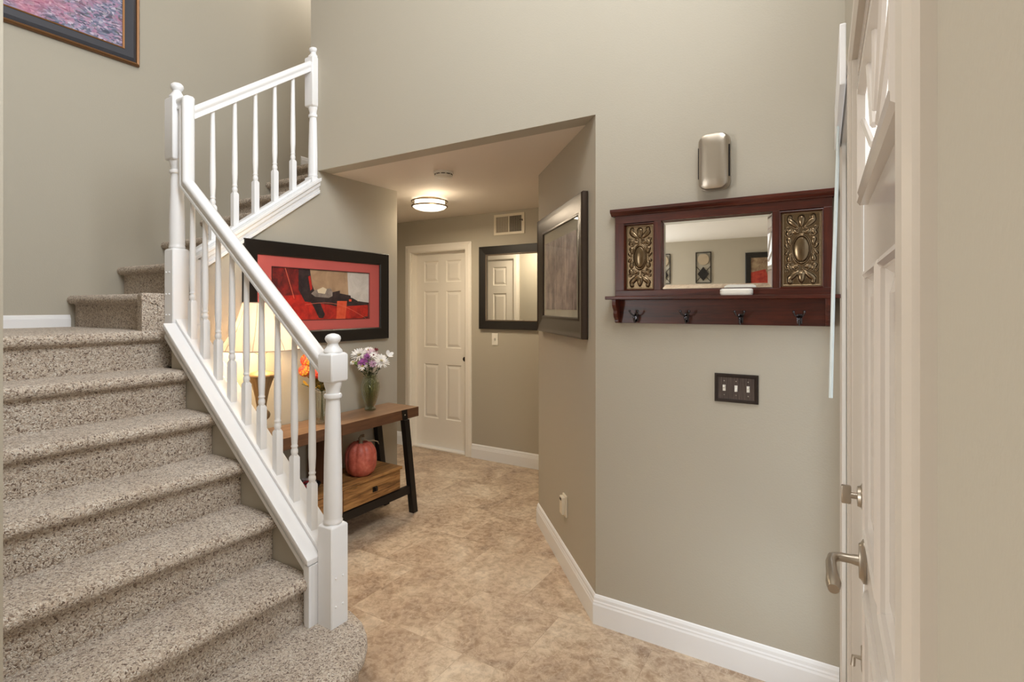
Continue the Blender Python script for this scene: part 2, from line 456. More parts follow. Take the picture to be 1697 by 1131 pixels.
b = BM(); bx(b, -3.905, -3.893, YB, YB+.115, 0, 2.075); bx(b, -3.187, -3.175, YB, YB+.115, 0, 2.075); bx(b, -3.905, -3.175, YB, YB+.115, 2.07, 2.085); obj('door_jamb', b, M_DOORW, D1)
b = BM(); bx(b, -3.893, -3.187, YB+.01, YB+.115, 0, .013, .003); obj('threshold', b, M_DOORW, D1)
b = BM(); lathe(b, [(0, 0), (.024, 0), (.024, .004), (.012, .010), (.010, .022), (.022, .03), (.024, .044), (.016, .052), (0, .054)], seg=20)
for v in b.verts: v.co = Vector((v.co.x-3.215, YB+.074-v.co.z, v.co.y+.965))
obj('door_knob', b, M_BRONZE_D, D1, smooth=True)
D2 = bpy.data.objects.new('door_2', None); col.objects.link(D2); D2['kind'] = 'structure'
panel_door(D2, -4.03, -3.32, 3.09, 1); casing(D2, -4.03, -3.32, 2.07, 3.10, 1)
b = BM(); bx(b, -4.04, -4.03, 3.055, 3.10, 0, 2.075); bx(b, -3.32, -3.31, 3.055, 3.10, 0, 2.075); obj('door_jamb', b, M_DOORW, D2)

# ------------------------------------------------------------------ staircase
ST = thing('carpeted_staircase', 'staircase in speckled tan carpet climbing left and turning up behind the white railing', 'staircase', (-1.5, .95, 0))
def stepmesh(prof_pts, axis, a, b_, n=1):
    b = BM(); rings = []
    for i in range(n+1):
        t = a+(b_-a)*i/n
        rings.append([((t, p[0], p[1]) if axis == 'X' else (p[0], t, p[1])) for p in prof_pts])
    loft(b, rings); return b
def nose(xr, z, d, back, zb, R=.027, over=.032):
    """profile of one tread + riser; d=+1 nosing points to + of the axis"""
    pts = [(xr-d*.0, zb), (xr, z-2*R-.006)]
    pts.append((xr+d*(over-R*.6), z-2*R+.002))
    for k in range(0, 9):
        t = -PI/2+PI*k/8
        pts.append((xr+d*(over-R+.01+R*math.cos(t)), z-R+R*math.sin(t)))
    pts += [(back, z), (back, zb)]
    return pts
SO = Vector((1.5, -.95, 0))   # staircase empty offset
def addstep(bm, label=None):
    for v in bm.verts: v.co += SO
    return obj('step', bm, M_CARPET, ST, smooth=True)
XR2 = -1.875; RUN = .238
for k in range(2, 7):
    x = XR2-RUN*(k-2)
    addstep(stepmesh(nose(x, RISE*k, 1, x-RUN-.02, RISE*(k-1)), 'Y', .452, YS-.002))
# landing
x7 = XR2-RUN*5
addstep(stepmesh(nose(x7, RISE*7, 1, XL+.002, RISE*6), 'Y', .452, YS-.002))
b = BM(); bx(b, XL+.002, XU-.002, YS-.002, 1.60, RISE*6, RISE*7); addstep(b)
# steps of the upper flight
for k in range(8, 15):
    y = 1.41+.27*(k-8)
    back = y+.29 if k < 14 else 4.39
    addstep(stepmesh(nose(y, RISE*k, -1, back, RISE*(k-1)), 'X', XL+.002, XU-.002))
# carpet wrapped forward beside the corner post
b = BM()
pts = [(-3.20, 1.383), (-3.13, 1.345), (-3.062, 1.335), (-3.062, 1.43), (-3.20, 1.43)]
def off(pts, s): 
    c = Vector((sum(p[0] for p in pts)/len(pts), sum(p[1] for p in pts)/len(pts)))
    return [((p[0]-c.x)*s+c.x, (p[1]-c.y)*s+c.y) for p in pts]
loft(b, [[(x, y, z) for x, y in off(pts, s)] for s, z in ((.98, RISE*7), (.98, RISE*8-.05), (1.05, RISE*8-.03), (1.05, RISE*8-.01), (.9, RISE*8+.002))])
addstep(b)
# first step with its rounded end
def outline(o):
    P = [(-1.475-o, .452), (-1.475-o, 1.10), (-1.475-o, 1.24), (-1.478-o, 1.30), (-1.492-o, 1.36), (-1.520-o*.85, 1.415-o*.4), (-1.562-o*.7, 1.468-o*.7), (-1.615-o*.5, 1.515-o*.85), (-1.69-o*.3, 1.560-o), (-1.78, 1.588-o), (-1.87, 1.60-o), (-1.93, 1.60-o), (-1.93, 1.532), (-1.83, 1.532), (-1.83, YS-.004), (-1.93, YS-.004), (-1.93, .452)]
    return P
b = BM()
loft(b, [[(x, y, z) for x, y in outline(o)] for o, z in ((.035, 0), (.035, .137), (.012, .142), (.003, .152), (0, .168), (.003, .182), (.012, .192), (.028, .196))])
addstep(b)

# ------------------------------------------------------------------ railings
R1 = thing('stair_railing', 'white railing of nine balusters sloping down to the newel post in front', 'railing', (-1.778, 1.482, RISE))
def rel(bm, o):
    for v in bm.verts: v.co -= Vector(o.location)
    return bm
def newel(parent, cx, cy, z0, zlow, zblk, ztop, zfin, w=.086, half=False):
    b = BM(); h = w/2
    def block(a, c, cap_top, cap_bot):
        rings = []
        def sq(s, z, ch=.004):
            s -= 0
            return [(cx-s, cy-s+ch, z), (cx-s+ch, cy-s, z), (cx+s-ch, cy-s, z), (cx+s, cy-s+ch, z), (cx+s, cy+s-ch, z), (cx+s-ch, cy+s, z), (cx-s+ch, cy+s, z), (cx-s, cy+s-ch, z)]
        if cap_bot: rings += [sq(h*.78, a-.008), sq(h*.92, a-.005), sq(h, a+.002)]
        else: rings += [sq(h, a)]
        if cap_top: rings += [sq(h, c-.004), sq(h*.93, c+.002), sq(h*.78, c+.007)]
        else: rings += [sq(h, c)]
        loft(b, rings)
    block(z0, zlow, True, False)
    H = zblk-zlow
    r = w*.40
    lathe(b, [(r*.9, zlow), (r*1.12, zlow+.010), (r*1.14, zlow+.018), (r*1.05, zlow+.025), (r*1.08, zlow+.034), (r*1.08, zlow+.10), (r*1.04, zlow+H*.4), (r*.88, zlow+H*.78), (r*.80, zblk-.085), (r*.80, zblk-.078), (r*1.0, zblk-.074), (r*1.06, zblk-.066), (r*1.0, zblk-.058), (r*.80, zblk-.055), (r*.84, zblk-.040), (r*.98, zblk-.026), (r*1.06, zblk-.014), (r*1.06, zblk-.004)], cx, cy, 0, 28)
    block(zblk, ztop, True, True)
    f = zfin-ztop
    lathe(b, [(r*.9, ztop-.004), (r*1.12, ztop+f*.10), (r*1.06, ztop+f*.20), (r*.80, ztop+f*.32), (r*.62, ztop+f*.44), (r*.60, ztop+f*.52), (r*.82, ztop+f*.62), (r*.93, ztop+f*.74), (r*.86, ztop+f*.86), (r*.6, ztop+f*.95), (r*.2, zfin), (0.001, zfin)], cx, cy, 0, 28)
    if half:
        bmesh.ops.bisect_plane(b, geom=b.verts[:]+b.edges[:]+b.faces[:], plane_co=(0, YF-.001, 0), plane_no=(0, 1, 0), clear_outer=True)
    return obj('newel_post', rel(b, parent), M_TRIM, parent, smooth=True)
def plugs(parent, post, pts, ax):
    for p in pts:
        b = BM(); ball(b, (0, 0, 0), .0048, seg=8)
        for v in b.verts:
            v.co = v.co+Vector(p)
        obj('screw_plug', rel(b, parent), M_TRIM, post, smooth=True)
CN = (-3.012, 1.482); LN = (-1.778, 1.482)
n1 = newel(R1, LN[0], LN[1], RISE-.01, .600, 1.197, 1.303, 1.388)
plugs(R1, n1, [(LN[0]+.043, LN[1]+dy, z) for dy in (-.022, .014) for z in (.28, .395)], 'X')
n2 = newel(R1, CN[0], CN[1], 7*RISE, 1.80, 2.283, 2.603, 2.695)
plugs(R1, n2, [(CN[0]+dx, CN[1]-.043, z) for dx in (-.022, .010) for z in (1.455, 1.565, 1.68)], 'Y')
def baluster(parent, x, y, zb, zblk, zt, slope):
    """slope = (dx,dy,dz) direction so the foot and head cuts follow the rake"""
    b = BM(); s = .0158
    rings = [[(x+a*s, y+c*s, zb+(a*s*slope[0]+c*s*slope[1])) for a, c in ((-1, -1), (1, -1), (1, 1), (-1, 1))],
             [(x+a*s, y+c*s, zblk) for a, c in ((-1, -1), (1, -1), (1, 1), (-1, 1))],
             [(x+a*s*.62, y+c*s*.62, zblk+.012) for a, c in ((-1, -1), (1, -1), (1, 1), (-1, 1))]]
    loft(b, rings)
    r = .0150
    lathe(b, [(r*.8, zblk+.004), (r*.85, zblk+.014), (r*1.02, zblk+.022), (r*1.0, zblk+.032), (r*.80, zblk+.040), (r*.80, zblk+.043), (r*.98, zblk+.047), (r*.98, zblk+.051), (r*.82, zblk+.055), (r*.86, zblk+.064), (r*1.04, zblk+.12), (r*1.04, zblk+.18), (r*.88, zblk+.36), (r*.74, zt)], x, y, 0, 16)
    return obj('baluster', rel(b, parent), M_TRIM, parent, smooth=True)
SL = .822
for k in range(9):
    x = -1.909-.1185*k
    baluster(R1, x, 1.482, zsh(x)-.001, zsh(x)+.178, zsh(x)+.727, (-SL, 0))
# handrail with the upright gooseneck at the corner post
HP = [(-.026, -.060), (.026, -.060), (.026, -.050), (.022, -.046), (.022, -.036), (.029, -.028), (.031, -.016), (.026, -.006), (.014, 0), (-.014, 0), (-.026, -.006), (-.031, -.016), (-.029, -.028), (-.022, -.036), (-.022, -.046), (-.026, -.050)]
def sweep_plane(bm, path, prof, make):
    """path 2D (a,z); prof (lateral, normal offset); make(a,lateral,z)->3D; ends cut vertical"""
    P = [Vector(p) for p in path]; n = len(P); rings = []
    for i in range(n):
        d0 = (P[i]-P[i-1]).normalized() if i else (P[1]-P[0]).normalized()
        d1 = (P[i+1]-P[i]).normalized() if i < n-1 else d0
        n0 = Vector((-d0.y, d0.x)); n1 = Vector((-d1.y, d1.x))
        if i in (0, n-1): m = Vector((0, 1))/max(.2, Vector((0, 1)).dot(n0)) if abs(n0.y) > .3 else n0
        else: m = (n0+n1).normalized(); m = m/max(.3, m.dot(n0))
        rings.append([make(P[i].x+m.x*o, l, P[i].y+m.y*o) for l, o in prof])
    loft(bm, rings)
def zr(x): return 1.293+.822*(-1.839-x)+.006
b = BM()
# a = -x so that travel is to the right in (a,z) and the normal points up
sweep_plane(b, [(1.818, zr(-1.818)), (2.885, zr(-2.885)), (2.885, 2.600), (2.972, 2.600)], HP, lambda a, l, z: (-a, 1.484+l, z))
obj('handrail', rel(b, R1), M_TRIM, R1, smooth=True)
# cap board, its apron mouldings and the shoe rail
def raked(parent, name, x0, x1, y0, y1, dz0, dz1, ins=None):
    b = BM(); prism(b, [(x0, zsh(x0)+dz0), (x1, zsh(x1)+dz0), (x1, zsh(x1)+dz1), (x0, zsh(x0)+dz1)], 'Y', y0, y1)
    return obj(name, rel(b, parent), M_TRIM, parent, bev=.003)
raked(R1, 'shoe_rail', -2.968, -1.822, 1.452, 1.512, -.020, 0)
raked(R1, 'cap_board', -2.968, -1.822, 1.392, 1.572, -.043, -.0205)
b = BM()
for y0, y1, d0, d1 in ((1.406, 1.4348, -.075, -.0435), (1.416, 1.4348, -.100, -.075), (1.411, 1.4348, -.122, -.100),
                       (1.530, 1.556, -.075, -.0435), (1.530, 1.546, -.122, -.075)):
    x0, x1 = -2.995, -1.83
    prism(b, [(x0, zsh(x0)+d0), (x1, zsh(x1)+d0), (x1, zsh(x1)+d1), (x0, zsh(x0)+d1)], 'Y', y0, y1)
obj('apron_moulding', rel(b, R1), M_TRIM, R1, bev=.0025)
b = BM()
bx(b, -1.876, -1.8215, 1.4125, 1.4345, RISE, zsh(-1.8215)-.046); bx(b, -1.852, -1.8215, 1.398, 1.4125, RISE, zsh(-1.8215)-.046)
bx(b, -1.829, -1.8215, 1.43, 1.53, RISE, zsh(-1.8215)-.044)
obj('end_board', rel(b, R1), M_TRIM, R1, bev=.002)
# upper railing
R2 = thing('stair_railing', 'short white railing of five balusters on the upper flight above the red print', 'railing', (-3.012, 2.33, 2.3))
n3 = newel(R2, -3.012, 2.351, 2.30, 2.36, 2.845, 3.165, 3.245, .084, half=True)
for k, y in enumerate([1.672, 1.801, 1.930, 2.060, 2.190]):
    baluster(R2, -3.012, y, zsh2(y)-.001, zsh2(y)+.178, zsh2(y)+.730, (0, .726))
b = BM()
zr2 = lambda y: zsh2(y)+.79
sweep_plane(b, [(1.526, zr2(1.526)), (2.308, zr2(2.308))], HP, lambda a, l, z: (-3.012+l, a, z))
obj('handrail', rel(b, R2), M_TRIM, R2, smooth=True)
def raked2(name, y0, y1, x0, x1, dz0, dz1):
    b = BM(); prism(b, [(y0, zsh2(y0)+dz0), (y1, zsh2(y1)+dz0), (y1, zsh2(y1)+dz1), (y0, zsh2(y0)+dz1)], 'X', x0, x1)
    return obj(name, rel(b, R2), M_TRIM, R2, bev=.003)
raked2('shoe_rail', 1.527, YF-.047, -3.042, -2.982, -.020, 0)
raked2('cap_board', 1.527, YF-.002, -3.10, -2.93, -.043, -.0205)
b = BM()
for x0, x1, d0, d1 in ((XR+.0005, -2.942, -.073, -.0435), (XR+.0005, -2.952, -.100, -.073), (XR+.0005, -2.946, -.122, -.100), (-3.083, XU-.0005, -.10, -.0435)):
    y0, y1 = 1.60, YF-.002
    prism(b, [(y0, zsh2(y0)+d0), (y1, zsh2(y1)+d0), (y1, zsh2(y1)+d1), (y0, zsh2(y0)+d1)], 'X', x0, x1)
obj('apron_moulding', rel(b, R2), M_TRIM, R2, bev=.0025)
b = BM(); bx(b, XR+.0005, -2.955, 1.532, 1.60, 1.22, zsh2(1.56)-.05); bx(b, XR+.0005, -2.945, 1.575, 1.60, 1.22, zsh2(1.58)-.05)
obj('corner_board', rel(b, R2), M_TRIM, R2, bev=.002)

# ------------------------------------------------------------------ framed pictures
def frame_mesh(w, h, prof):
    """picture frame ring in local XZ centred, back at y=0, face toward -y. prof: (inset from outer edge, depth)"""
    b = BM(); rings = []
    for sx, sz in ((-1, -1), (1, -1), (1, 1), (-1, 1)):
        rings.append([(sx*(w/2-i), -d, sz*(h/2-i)) for i, d in prof])
    rings.append(rings[0]); loft(b, rings, True, False); return b
def rectm(w, h, y, cx=0, cz=0):
    b = BM(); bx(b, cx-w/2, cx+w/2, y-.0015, y, cz-h/2, cz+h/2); return b
def poly_art(name, parent, polys, y, mats):
    b = BM()
    for i, (mi, pts) in enumerate(polys):
        vs = [b.verts.new((p[0], y-.00025*i, p[1])) for p in pts]
        f = b.faces.new(vs); f.material_index = mi
        f.normal_update()
        if f.normal.y > 0: f.normal_flip()
    return obj(name, b, mats, parent)

# red abstract print over the console table  (faces +X: local -y -> +X)
PW, PH = 1.165, .645
pic = thing('framed_picture', 'wide abstract print with coral red mat in a broad black frame above the console table', 'picture', (XR+.003, 2.400, 1.577), PI/2)
fr = obj('frame', frame_mesh(PW, PH, [(0, 0), (0, .022), (.004, .028), (.080, .022), (.088, .016), (.088, 0)]), M_BLACK, pic, bev=.001)
M_MAT = mat('coral_mat', srgb(196, 92, 86), .7)
b = BM()
ow, oh, iw, ih = PW/2-.086, PH/2-.070-.012, .395, .165
icx, icz = .0, .0
loft(b, [[(sx*o, -.010, sz*q) for o, q in ((ow, oh), (iw+.006, ih+.006))] + [(sx*(iw), -.006, sz*(ih))] for sx, sz in ((-1, -1), (1, -1), (1, 1), (-1, 1), (-1, -1))], False, False)
obj('mat_board', b, M_MAT, pic)
def art_mat(name, c1, c2, sc=18, st=(1, 1, 1), rough=.6):
    m = mat(name, c1, rough); v = coords(m, st); n = noise(m, v, sc, 5, .65, .5)
    L(m, ramp(m, n.outputs['Fac'], [(.35, c1), (.65, c2)]), bsdf(m).inputs['Base Color']); return m
AM = [art_mat('print_red', srgb(150, 26, 20), srgb(206, 44, 30)), art_mat('print_black', srgb(30, 22, 24), srgb(62, 46, 46)), art_mat('print_tan', srgb(160, 128, 98), srgb(188, 156, 122), 8),
      art_mat('print_white', srgb(190, 182, 172), srgb(216, 208, 198), 8), art_mat('print_orange', srgb(214, 74, 44), srgb(232, 100, 62)), art_mat('print_grey', srgb(118, 104, 96), srgb(160, 146, 134), 26),
      mat('print_cream', srgb(222, 206, 176), .6), mat('print_line', srgb(230, 120, 90), .6), art_mat('print_dark_red', srgb(70, 18, 18), srgb(150, 34, 28), 12), mat('mat_line', srgb(60, 40, 38), .6)]
W2, H2 = iw, ih
def U(x, z): return (-W2+x*2*W2, -H2+z*2*H2)     # 0..1 picture coordinates, x rightwards
def PL(mi, *p): return (mi, [U(*q) for q in p])
arc = lambda x0, z0, x1, z1, bul, n=10: [(x0+(x1-x0)*i/n, z0+(z1-z0)*i/n+bul*math.sin(PI*i/n)) for i in range(n+1)]
def ribbon(mi, pts, w): 
    return PL(mi, *[(x, z+w) for x, z in pts], *[(x, z-w) for x, z in pts[::-1]])
poly_art('print', pic, [
    PL(0, (0, 0), (1, 0), (1, 1), (0, 1)),
    PL(8, (0, .45), (.30, .5), (.31, 1), (0, 1)),
    PL(2, (.30, .40), (.80, .40), (.78, 1), (.30, 1)),
    PL(3, (.76, .42), (1, .34), (1, 1), (.745, 1)),
    PL(1, (.24, 1), (.35, 1), (.37, .70), (.40, .55), (.60, .47), (.80, .45), (.87, .38), (1, .35), (1, .02), (.94, .0), (.90, .10), (.70, .22), (.56, .30), (.30, .36), (.24, .60)),
    PL(0, (.66, .26), (.99, .30), (.99, .04), (.60, 0), (.50, 0), (.52, .28)),
    PL(1, (.34, .40), (.44, .40), (.50, .10), (.48, .02), (.44, .03), (.38, .28)),
    PL(5, (.36, .52), (.40, .60), (.56, .64), (.60, .50), (.54, .44), (.40, .46)),
    PL(6, (.42, .60), (.48, .66), (.52, .62), (.50, .52), (.43, .54)),
    PL(1, (.58, .56), (.66, .60), (.66, .54), (.78, .50), (.79, .38), (.58, .42)),
    PL(4, (.63, .38), (.74, .38), (.72, 0), (.62, 0)),
    PL(0, (.330, .86), (.352, .88), (.372, .62), (.352, .58)),
    ribbon(7, arc(.30, .30, .96, .0, .16), .004),
    PL(7, (.112, 1), (.118, 1), (.20, .42), (.194, .42)),
    PL(6, (.86, .40), (.87, .42), (.88, .40), (.88, .38), (.86, .38)),
    PL(4, (.76, .42), (.79, .42), (.79, .37), (.76, .37)),
], -.005, AM)
b = BM()
for sx0, sx1, sz0, sz1 in ((-iw-.004, iw+.004, ih, ih+.004), (-iw-.004, iw+.004, -ih-.004, -ih), (-iw-.004, -iw, -ih, ih), (iw, iw+.004, -ih, ih)):
    bx(b, sx0, sx1, -.0115, -.0100, sz0, sz1)
obj('mat_border', b, AM[9], pic)
obj('glass', rectm(PW-.17, PH-.17, -.0125), M_GLAZE, pic)
for s in (fr,): s.location = (0, 0, 0)

# forest picture on the angled wall
def on_angled(s, z, out=0):
    d = Vector((BX-AX, BY-AY)).normalized(); n = Vector((-d.y, d.x)); n = n if n.dot(Vector((-1, -1))) > 0 else -n
    p = Vector((AX, AY))+d*s+n*out
    return (p.x, p.y, z), math.atan2(n.y, n.x)+PI/2   # local -y = outward normal
loc, rz = on_angled(.590, 1.703, .003)
p2 = thing('framed_picture', 'tall misty forest print with grey mat in a bronze frame on the angled wall', 'picture', loc, rz)
obj('frame', frame_mesh(.970, .735, [(0, 0), (0, .026), (.006, .034), (.018, .030), (.035, .030), (.085, .018), (.096, .022), (.104, .020), (.106, .012), (.106, 0)]), M_BRONZE, p2, smooth=True)
M_MATG = mat('grey_mat', srgb(180, 176, 158), .7)
obj('mat_board', rectm(.765, .53, -.008), M_MATG, p2)
m = mat('forest_print', srgb(120, 100, 96), .5)
v = coords(m, (1, 1, .16)); a = noise(m, v, 12, 7, .66, .6); v2 = coords(m, (1, 1, 1)); a2 = noise(m, v2, 9, 6, .7)
c = ramp(m, a.outputs['Fac'], [(.36, srgb(52, 44, 48)), (.5, srgb(124, 102, 98)), (.66, srgb(192, 174, 166))])
c = mix(m, .45, c, ramp(m, a2.outputs['Fac'], [(.38, srgb(60, 50, 56)), (.65, srgb(206, 188, 180))]))
L(m, c, bsdf(m).inputs['Base Color']); obj('print', rectm(.665, .42, -.0105, 0, -.012), m, p2)
obj('glass', rectm(.765, .535, -.0125), M_GLAZE, p2)

# landscape painting on the far left wall (faces +X)
p3 = thing('framed_painting', 'purple and pink flower painting in dark and gold frame on the stair wall', 'painting', (XL+.003, 1.165, 3.140+.46), PI/2)
obj('frame', frame_mesh(1.20, .92, [(0, 0), (0, .020), (.008, .030), (.018, .026), (.022, .018), (.024, 0)]), mat('antique_gold_edge', srgb(128, 92, 60), .35, .6), p3)
obj('inner_frame', frame_mesh(1.156, .876, [(0, 0), (0, .018), (.02, .030), (.055, .018), (.066, .016), (.068, 0)]), mat('slate_frame', srgb(74, 76, 84), .3, .3), p3, smooth=True)
obj('fillet', frame_mesh(1.022, .742, [(0, 0), (0, .018), (.010, .014), (.012, 0)]), mat('gold_fillet', srgb(128, 88, 50), .4, .6), p3)
m = mat('flower_field_canvas', srgb(120, 110, 140), .6)
v = coords(m, (1, 1, 2.0), (0, .35, 0)); vo = N(m, 'ShaderNodeTexVoronoi'); vo.inputs['Scale'].default_value = 55; L(m, mix(m, .10, v, noise(m, v, 9, 4).outputs['Color'], 'ADD'), vo.inputs['Vector'])
s_ = N(m, 'ShaderNodeSeparateColor'); L(m, vo.outputs['Color'], s_.inputs[0])
c = ramp(m, s_.outputs[0], [(0, srgb(72, 78, 98)), (.3, srgb(112, 116, 142)), (.5, srgb(148, 150, 178)), (.74, srgb(168, 124, 156)), (.9, srgb(204, 196, 216)), (1, srgb(92, 100, 104))])
big = noise(m, v, 3.2, 4)
c = mix(m, ramp(m, big.outputs['Fac'], [(.45, (0, 0, 0, 1)), (.62, (.8, .8, .8, 1))]), c, ramp(m, s_.outputs[1], [(0, srgb(170, 84, 116)), (1, srgb(214, 150, 168))]))
L(m, c, bsdf(m).inputs['Base Color']); obj('canvas', rectm(1.00, .72, -.008), m, p3)

# wall mirror at the end of the hall
mr = thing('wall_mirror', 'square mirror in a wide black frame with beaded silver edge beside the hall door', 'mirror', (-2.599, YB-.003, 1.680))
obj('frame', frame_mesh(.80, .80, [(0, 0), (0, .026), (.004, .030), (.078, .024), (.080, 0)]), M_BLACK, mr)
b = BM()
b2 = frame_mesh(.644, .644, [(0, .010), (0, .026), (.006, .029), (.012, .026), (.012, .010)])
b.free(); b = b2
for i in range(44):
    t = -.316+.632*i/43
    for s in (-1, 1):
        ball(b, (t, -.028, s*.316), .0055, seg=6); ball(b, (s*.316, -.028, t), .0055, seg=6)
obj('beaded_edge', b, M_SILVERBEAD, mr, smooth=True)
obj('mirror_glass', rectm(.64, .64, -.012), M_MIRROR, mr)

# ------------------------------------------------------------------ hall fixtures
b0 = thing('light_switch', 'single white light switch under the black framed mirror', 'light switch', (-2.825, YB-.001, 1.182))
b = BM(); bx(b, -.035, .035, -.006, 0, -.058, .058, .002); obj('switch_plate', b, M_WHITEP, b0)
b = BM(); bx(b, -.005, .005, -.016, -.005, -.012, .010, .001); bx(b, -.0055, .0055, -.0075, -.005, -.014, .014); obj('toggle', b, mat('toggle_plastic', srgb(206, 200, 190), .4), b0)
vt = thing('air_vent', 'white louvred return air grille above the hall mirror', 'vent', (-2.665, YB-.001, 2.283))
b = BM(); w, h = .17, .099
bx(b, -w, w, -.007, 0, h-.024, h, .001); bx(b, -w, w, -.007, 0, -h, -h+.024, .001); bx(b, -w, -w+.026, -.007, 0, -h+.024, h-.024); bx(b, w-.030, w, -.007, 0, -h+.024, h-.024); bx(b, -.008, .005, -.007, 0, -h+.024, h-.024)
obj('grille_frame', b, M_IVORY, vt)
b = BM(); bx(b, -w+.02, w-.02, -.0015, 0, -h+.02, h-.02); obj('duct', b, mat('dark_duct', srgb(46, 40, 36), .9), vt)
b = BM()
for a0, a1, tilt in ((-.142, -.010, .5), (.007, .138, -.5)):
    n = 12
    for i in range(n):
        x = a0+(a1-a0)*(i+.5)/n
        prism(b, [(x-.0012-.0022*tilt, -.006), (x+.0012-.0022*tilt, -.006), (x+.0012+.0022*tilt, -.0016), (x-.0012+.0022*tilt, -.0016)], 'Z', -h+.024, h-.024)
obj('louvres', b, M_IVORY, vt)
b = BM(); bx(b, .120, .150, -.010, -.007, .028, .034); bx(b, .146, .152, -.012, -.007, .018, .036); obj('damper_lever', b, M_BRONZE_D, vt)

sd = thing('smoke_detector', 'round white smoke detector on the hall ceiling', 'smoke detector', (-2.28, 2.825, ZC))
b = BM(); lathe(b, [(.066, 0), (.068, -.010), (.066, -.014), (.058, -.016), (.058, -.021), (.062, -.024), (.060, -.032), (.045, -.038), (0.001, -.040)], seg=40); obj('housing', b, mat('matt_white_plastic', srgb(232, 228, 218), .65), sd, smooth=True)
b = BM()
for i in range(10):
    t = 2*PI*i/10
    g = bx(b, -.012, .012, -.002, .002, -.0205, -.0165)
    for v in g: v.co = Matrix.Rotation(t, 4, 'Z') @ (v.co+Vector((0, .0585, 0)))
obj('vent_slots', b, M_DARKHOLE, sd)

cl = thing('ceiling_light', 'lit flush ceiling light with two brass rings in the hall', 'ceiling light', (-2.942, 3.460, ZC))
b = BM(); lathe(b, [(.10, 0), (.10, -.012), (.0, -.012)], seg=32); obj('canopy', b, M_NICKEL, cl)
M_RING = mat('satin_brass', srgb(118, 100, 72), .35, .8)
b = BM(); torus(b, (0, 0, -.024), .150, .0055, 56, 8); obj('ring', b, M_RING, cl, smooth=True)
b = BM(); torus(b, (0, 0, -.066), .147, .0065, 56, 8); obj('ring', b, M_RING, cl, smooth=True)
for i in range(3):
    b = BM(); t = 2*PI*i/3+.2; tube(b, [(.148*math.cos(t), .148*math.sin(t), -.022), (.148*math.cos(t), .148*math.sin(t), -.068)], .0035)
    tube(b, [(.148*math.cos(t), .148*math.sin(t), -.024), (.095*math.cos(t), .095*math.sin(t), -.008)], .003)
    obj('strut', b, M_RING, cl, smooth=True)
b = BM(); lathe(b, [(.110, -.013), (.130, -.020), (.131, -.064), (.140, -.070), (.126, -.082), (.095, -.093), (.05, -.100), (0.001, -.102)], seg=48); obj('diffuser', b, M_DIFF, cl, smooth=True)
area('hall_lamp_glow', (-2.942, 3.460, ZC-.125), (-2.942, 3.46, 0), .22, .22, 13, (1.0, .84, .62))
point('hall_lamp_fill', (-2.75, 3.30, ZC-.16), 2.2, (1.0, .84, .62), .04)

# outlet cover on the angled wall
loc, rz = on_angled(.505, .371, .001)
o1 = thing('wall_outlet', 'ivory outlet cover low on the angled wall near the baseboard', 'outlet', loc, rz)
b = BM(); bx(b, -.036, .036, -.010, 0, -.060, .060, .003); obj('cover_plate', b, M_IVORY, o1)
b = BM(); bx(b, -.026, .026, -.030, -.010, -.046, .052, .004); obj('plug_in_unit', b, M_IVORY, o1)
b = BM(); bx(b, -.018, .012, -.0315, -.0295, .030, .044, .001); obj('sensor_slot', b, M_DARKHOLE, o1)

# triple switch on the front wall
sw = thing('light_switch', 'dark bronze switch plate with three white toggles under the coat rack', 'light switch', (-.3585, YF-.001, 1.161))
obj('plate_frame', frame_mesh(.168, .118, [(0, 0), (0, .004), (.004, .009), (.008, .009), (.010, .006), (.013, .006), (.015, .004), (.015, 0)]), M_BRONZE_D, sw)
m = mat('brushed_dark_bronze', srgb(72, 62, 58), .4, .6); v = coords(m, (40, 1, 1)); n = noise(m, v, 12, 3)
L(m, ramp(m, n.outputs['Fac'], [(.3, srgb(52, 44, 42)), (.7, srgb(104, 92, 86))]), bsdf(m).inputs['Base Color'])
b = BM(); bx(b, -.070, .070, -.0035, 0, -.045, .045); obj('plate', b, m, sw)
for i in range(3):
    x = -.046+.046*i
    b = BM(); bx(b, x-.0055, x+.0055, -.006, -.003, -.0125, .0125); prism(b, [(-.004, -.002), (-.004, .009), (-.016, .012), (-.016, .004)] if i != 1 else [(-.004, -.009), (-.004, .002), (-.016, -.004), (-.016, -.012)], 'X', x-.004, x+.004)
    obj('toggle', b, M_WHITEP, sw)
    for zz in (.029, -.029):
        b = BM(); ball(b, (x, -.004, zz), .0026, seg=8); obj('plate_screw', b, M_NICKEL, sw, smooth=True)

# doorbell chime
ch = thing('doorbell_chime', 'brushed nickel doorbell chime cover on the wall above the coat rack', 'door chime', (-.440, YF-.001, 2.100))
ch.scale = (1.06, 1, 1)
def rrect(w, h, r, n=6):
    P = []
    for cx, cz, a0 in ((w-r, h-r, 0), (-w+r, h-r, PI/2), (-w+r, -h+r, PI), (w-r, -h+r, 3*PI/2)):
        for i in range(n+1): t = a0+PI/2*i/n; P.append((cx+r*math.cos(t), cz+r*math.sin(t)))
    return P
b = BM(); loft(b, [[(x, y, z) for x, z in rrect(w, h, r)] for w, h, r, y in ((.058, .112, .03, 0), (.060, .116, .032, -.020), (.060, .116, .032, -.030))]); obj('back_box', b, M_NICKEL, ch, smooth=True)
b = BM(); loft(b, [[(x, y, z) for x, z in rrect(w, h, r, 8)] for w, h, r, y in ((.054, .114, .03, -.028), (.0545, .1165, .032, -.044), (.050, .113, .03, -.053), (.040, .104, .026, -.058), (.02, .07, .015, -.060))]); obj('front_cover', b, M_NICKEL, ch, smooth=True)
for s in (-1, 1):
    b = BM(); bx(b, s*.0565-.003, s*.0565+.003, -.036, -.0295, -.065, .065); obj('sound_slot', b, M_BLACKM, ch)

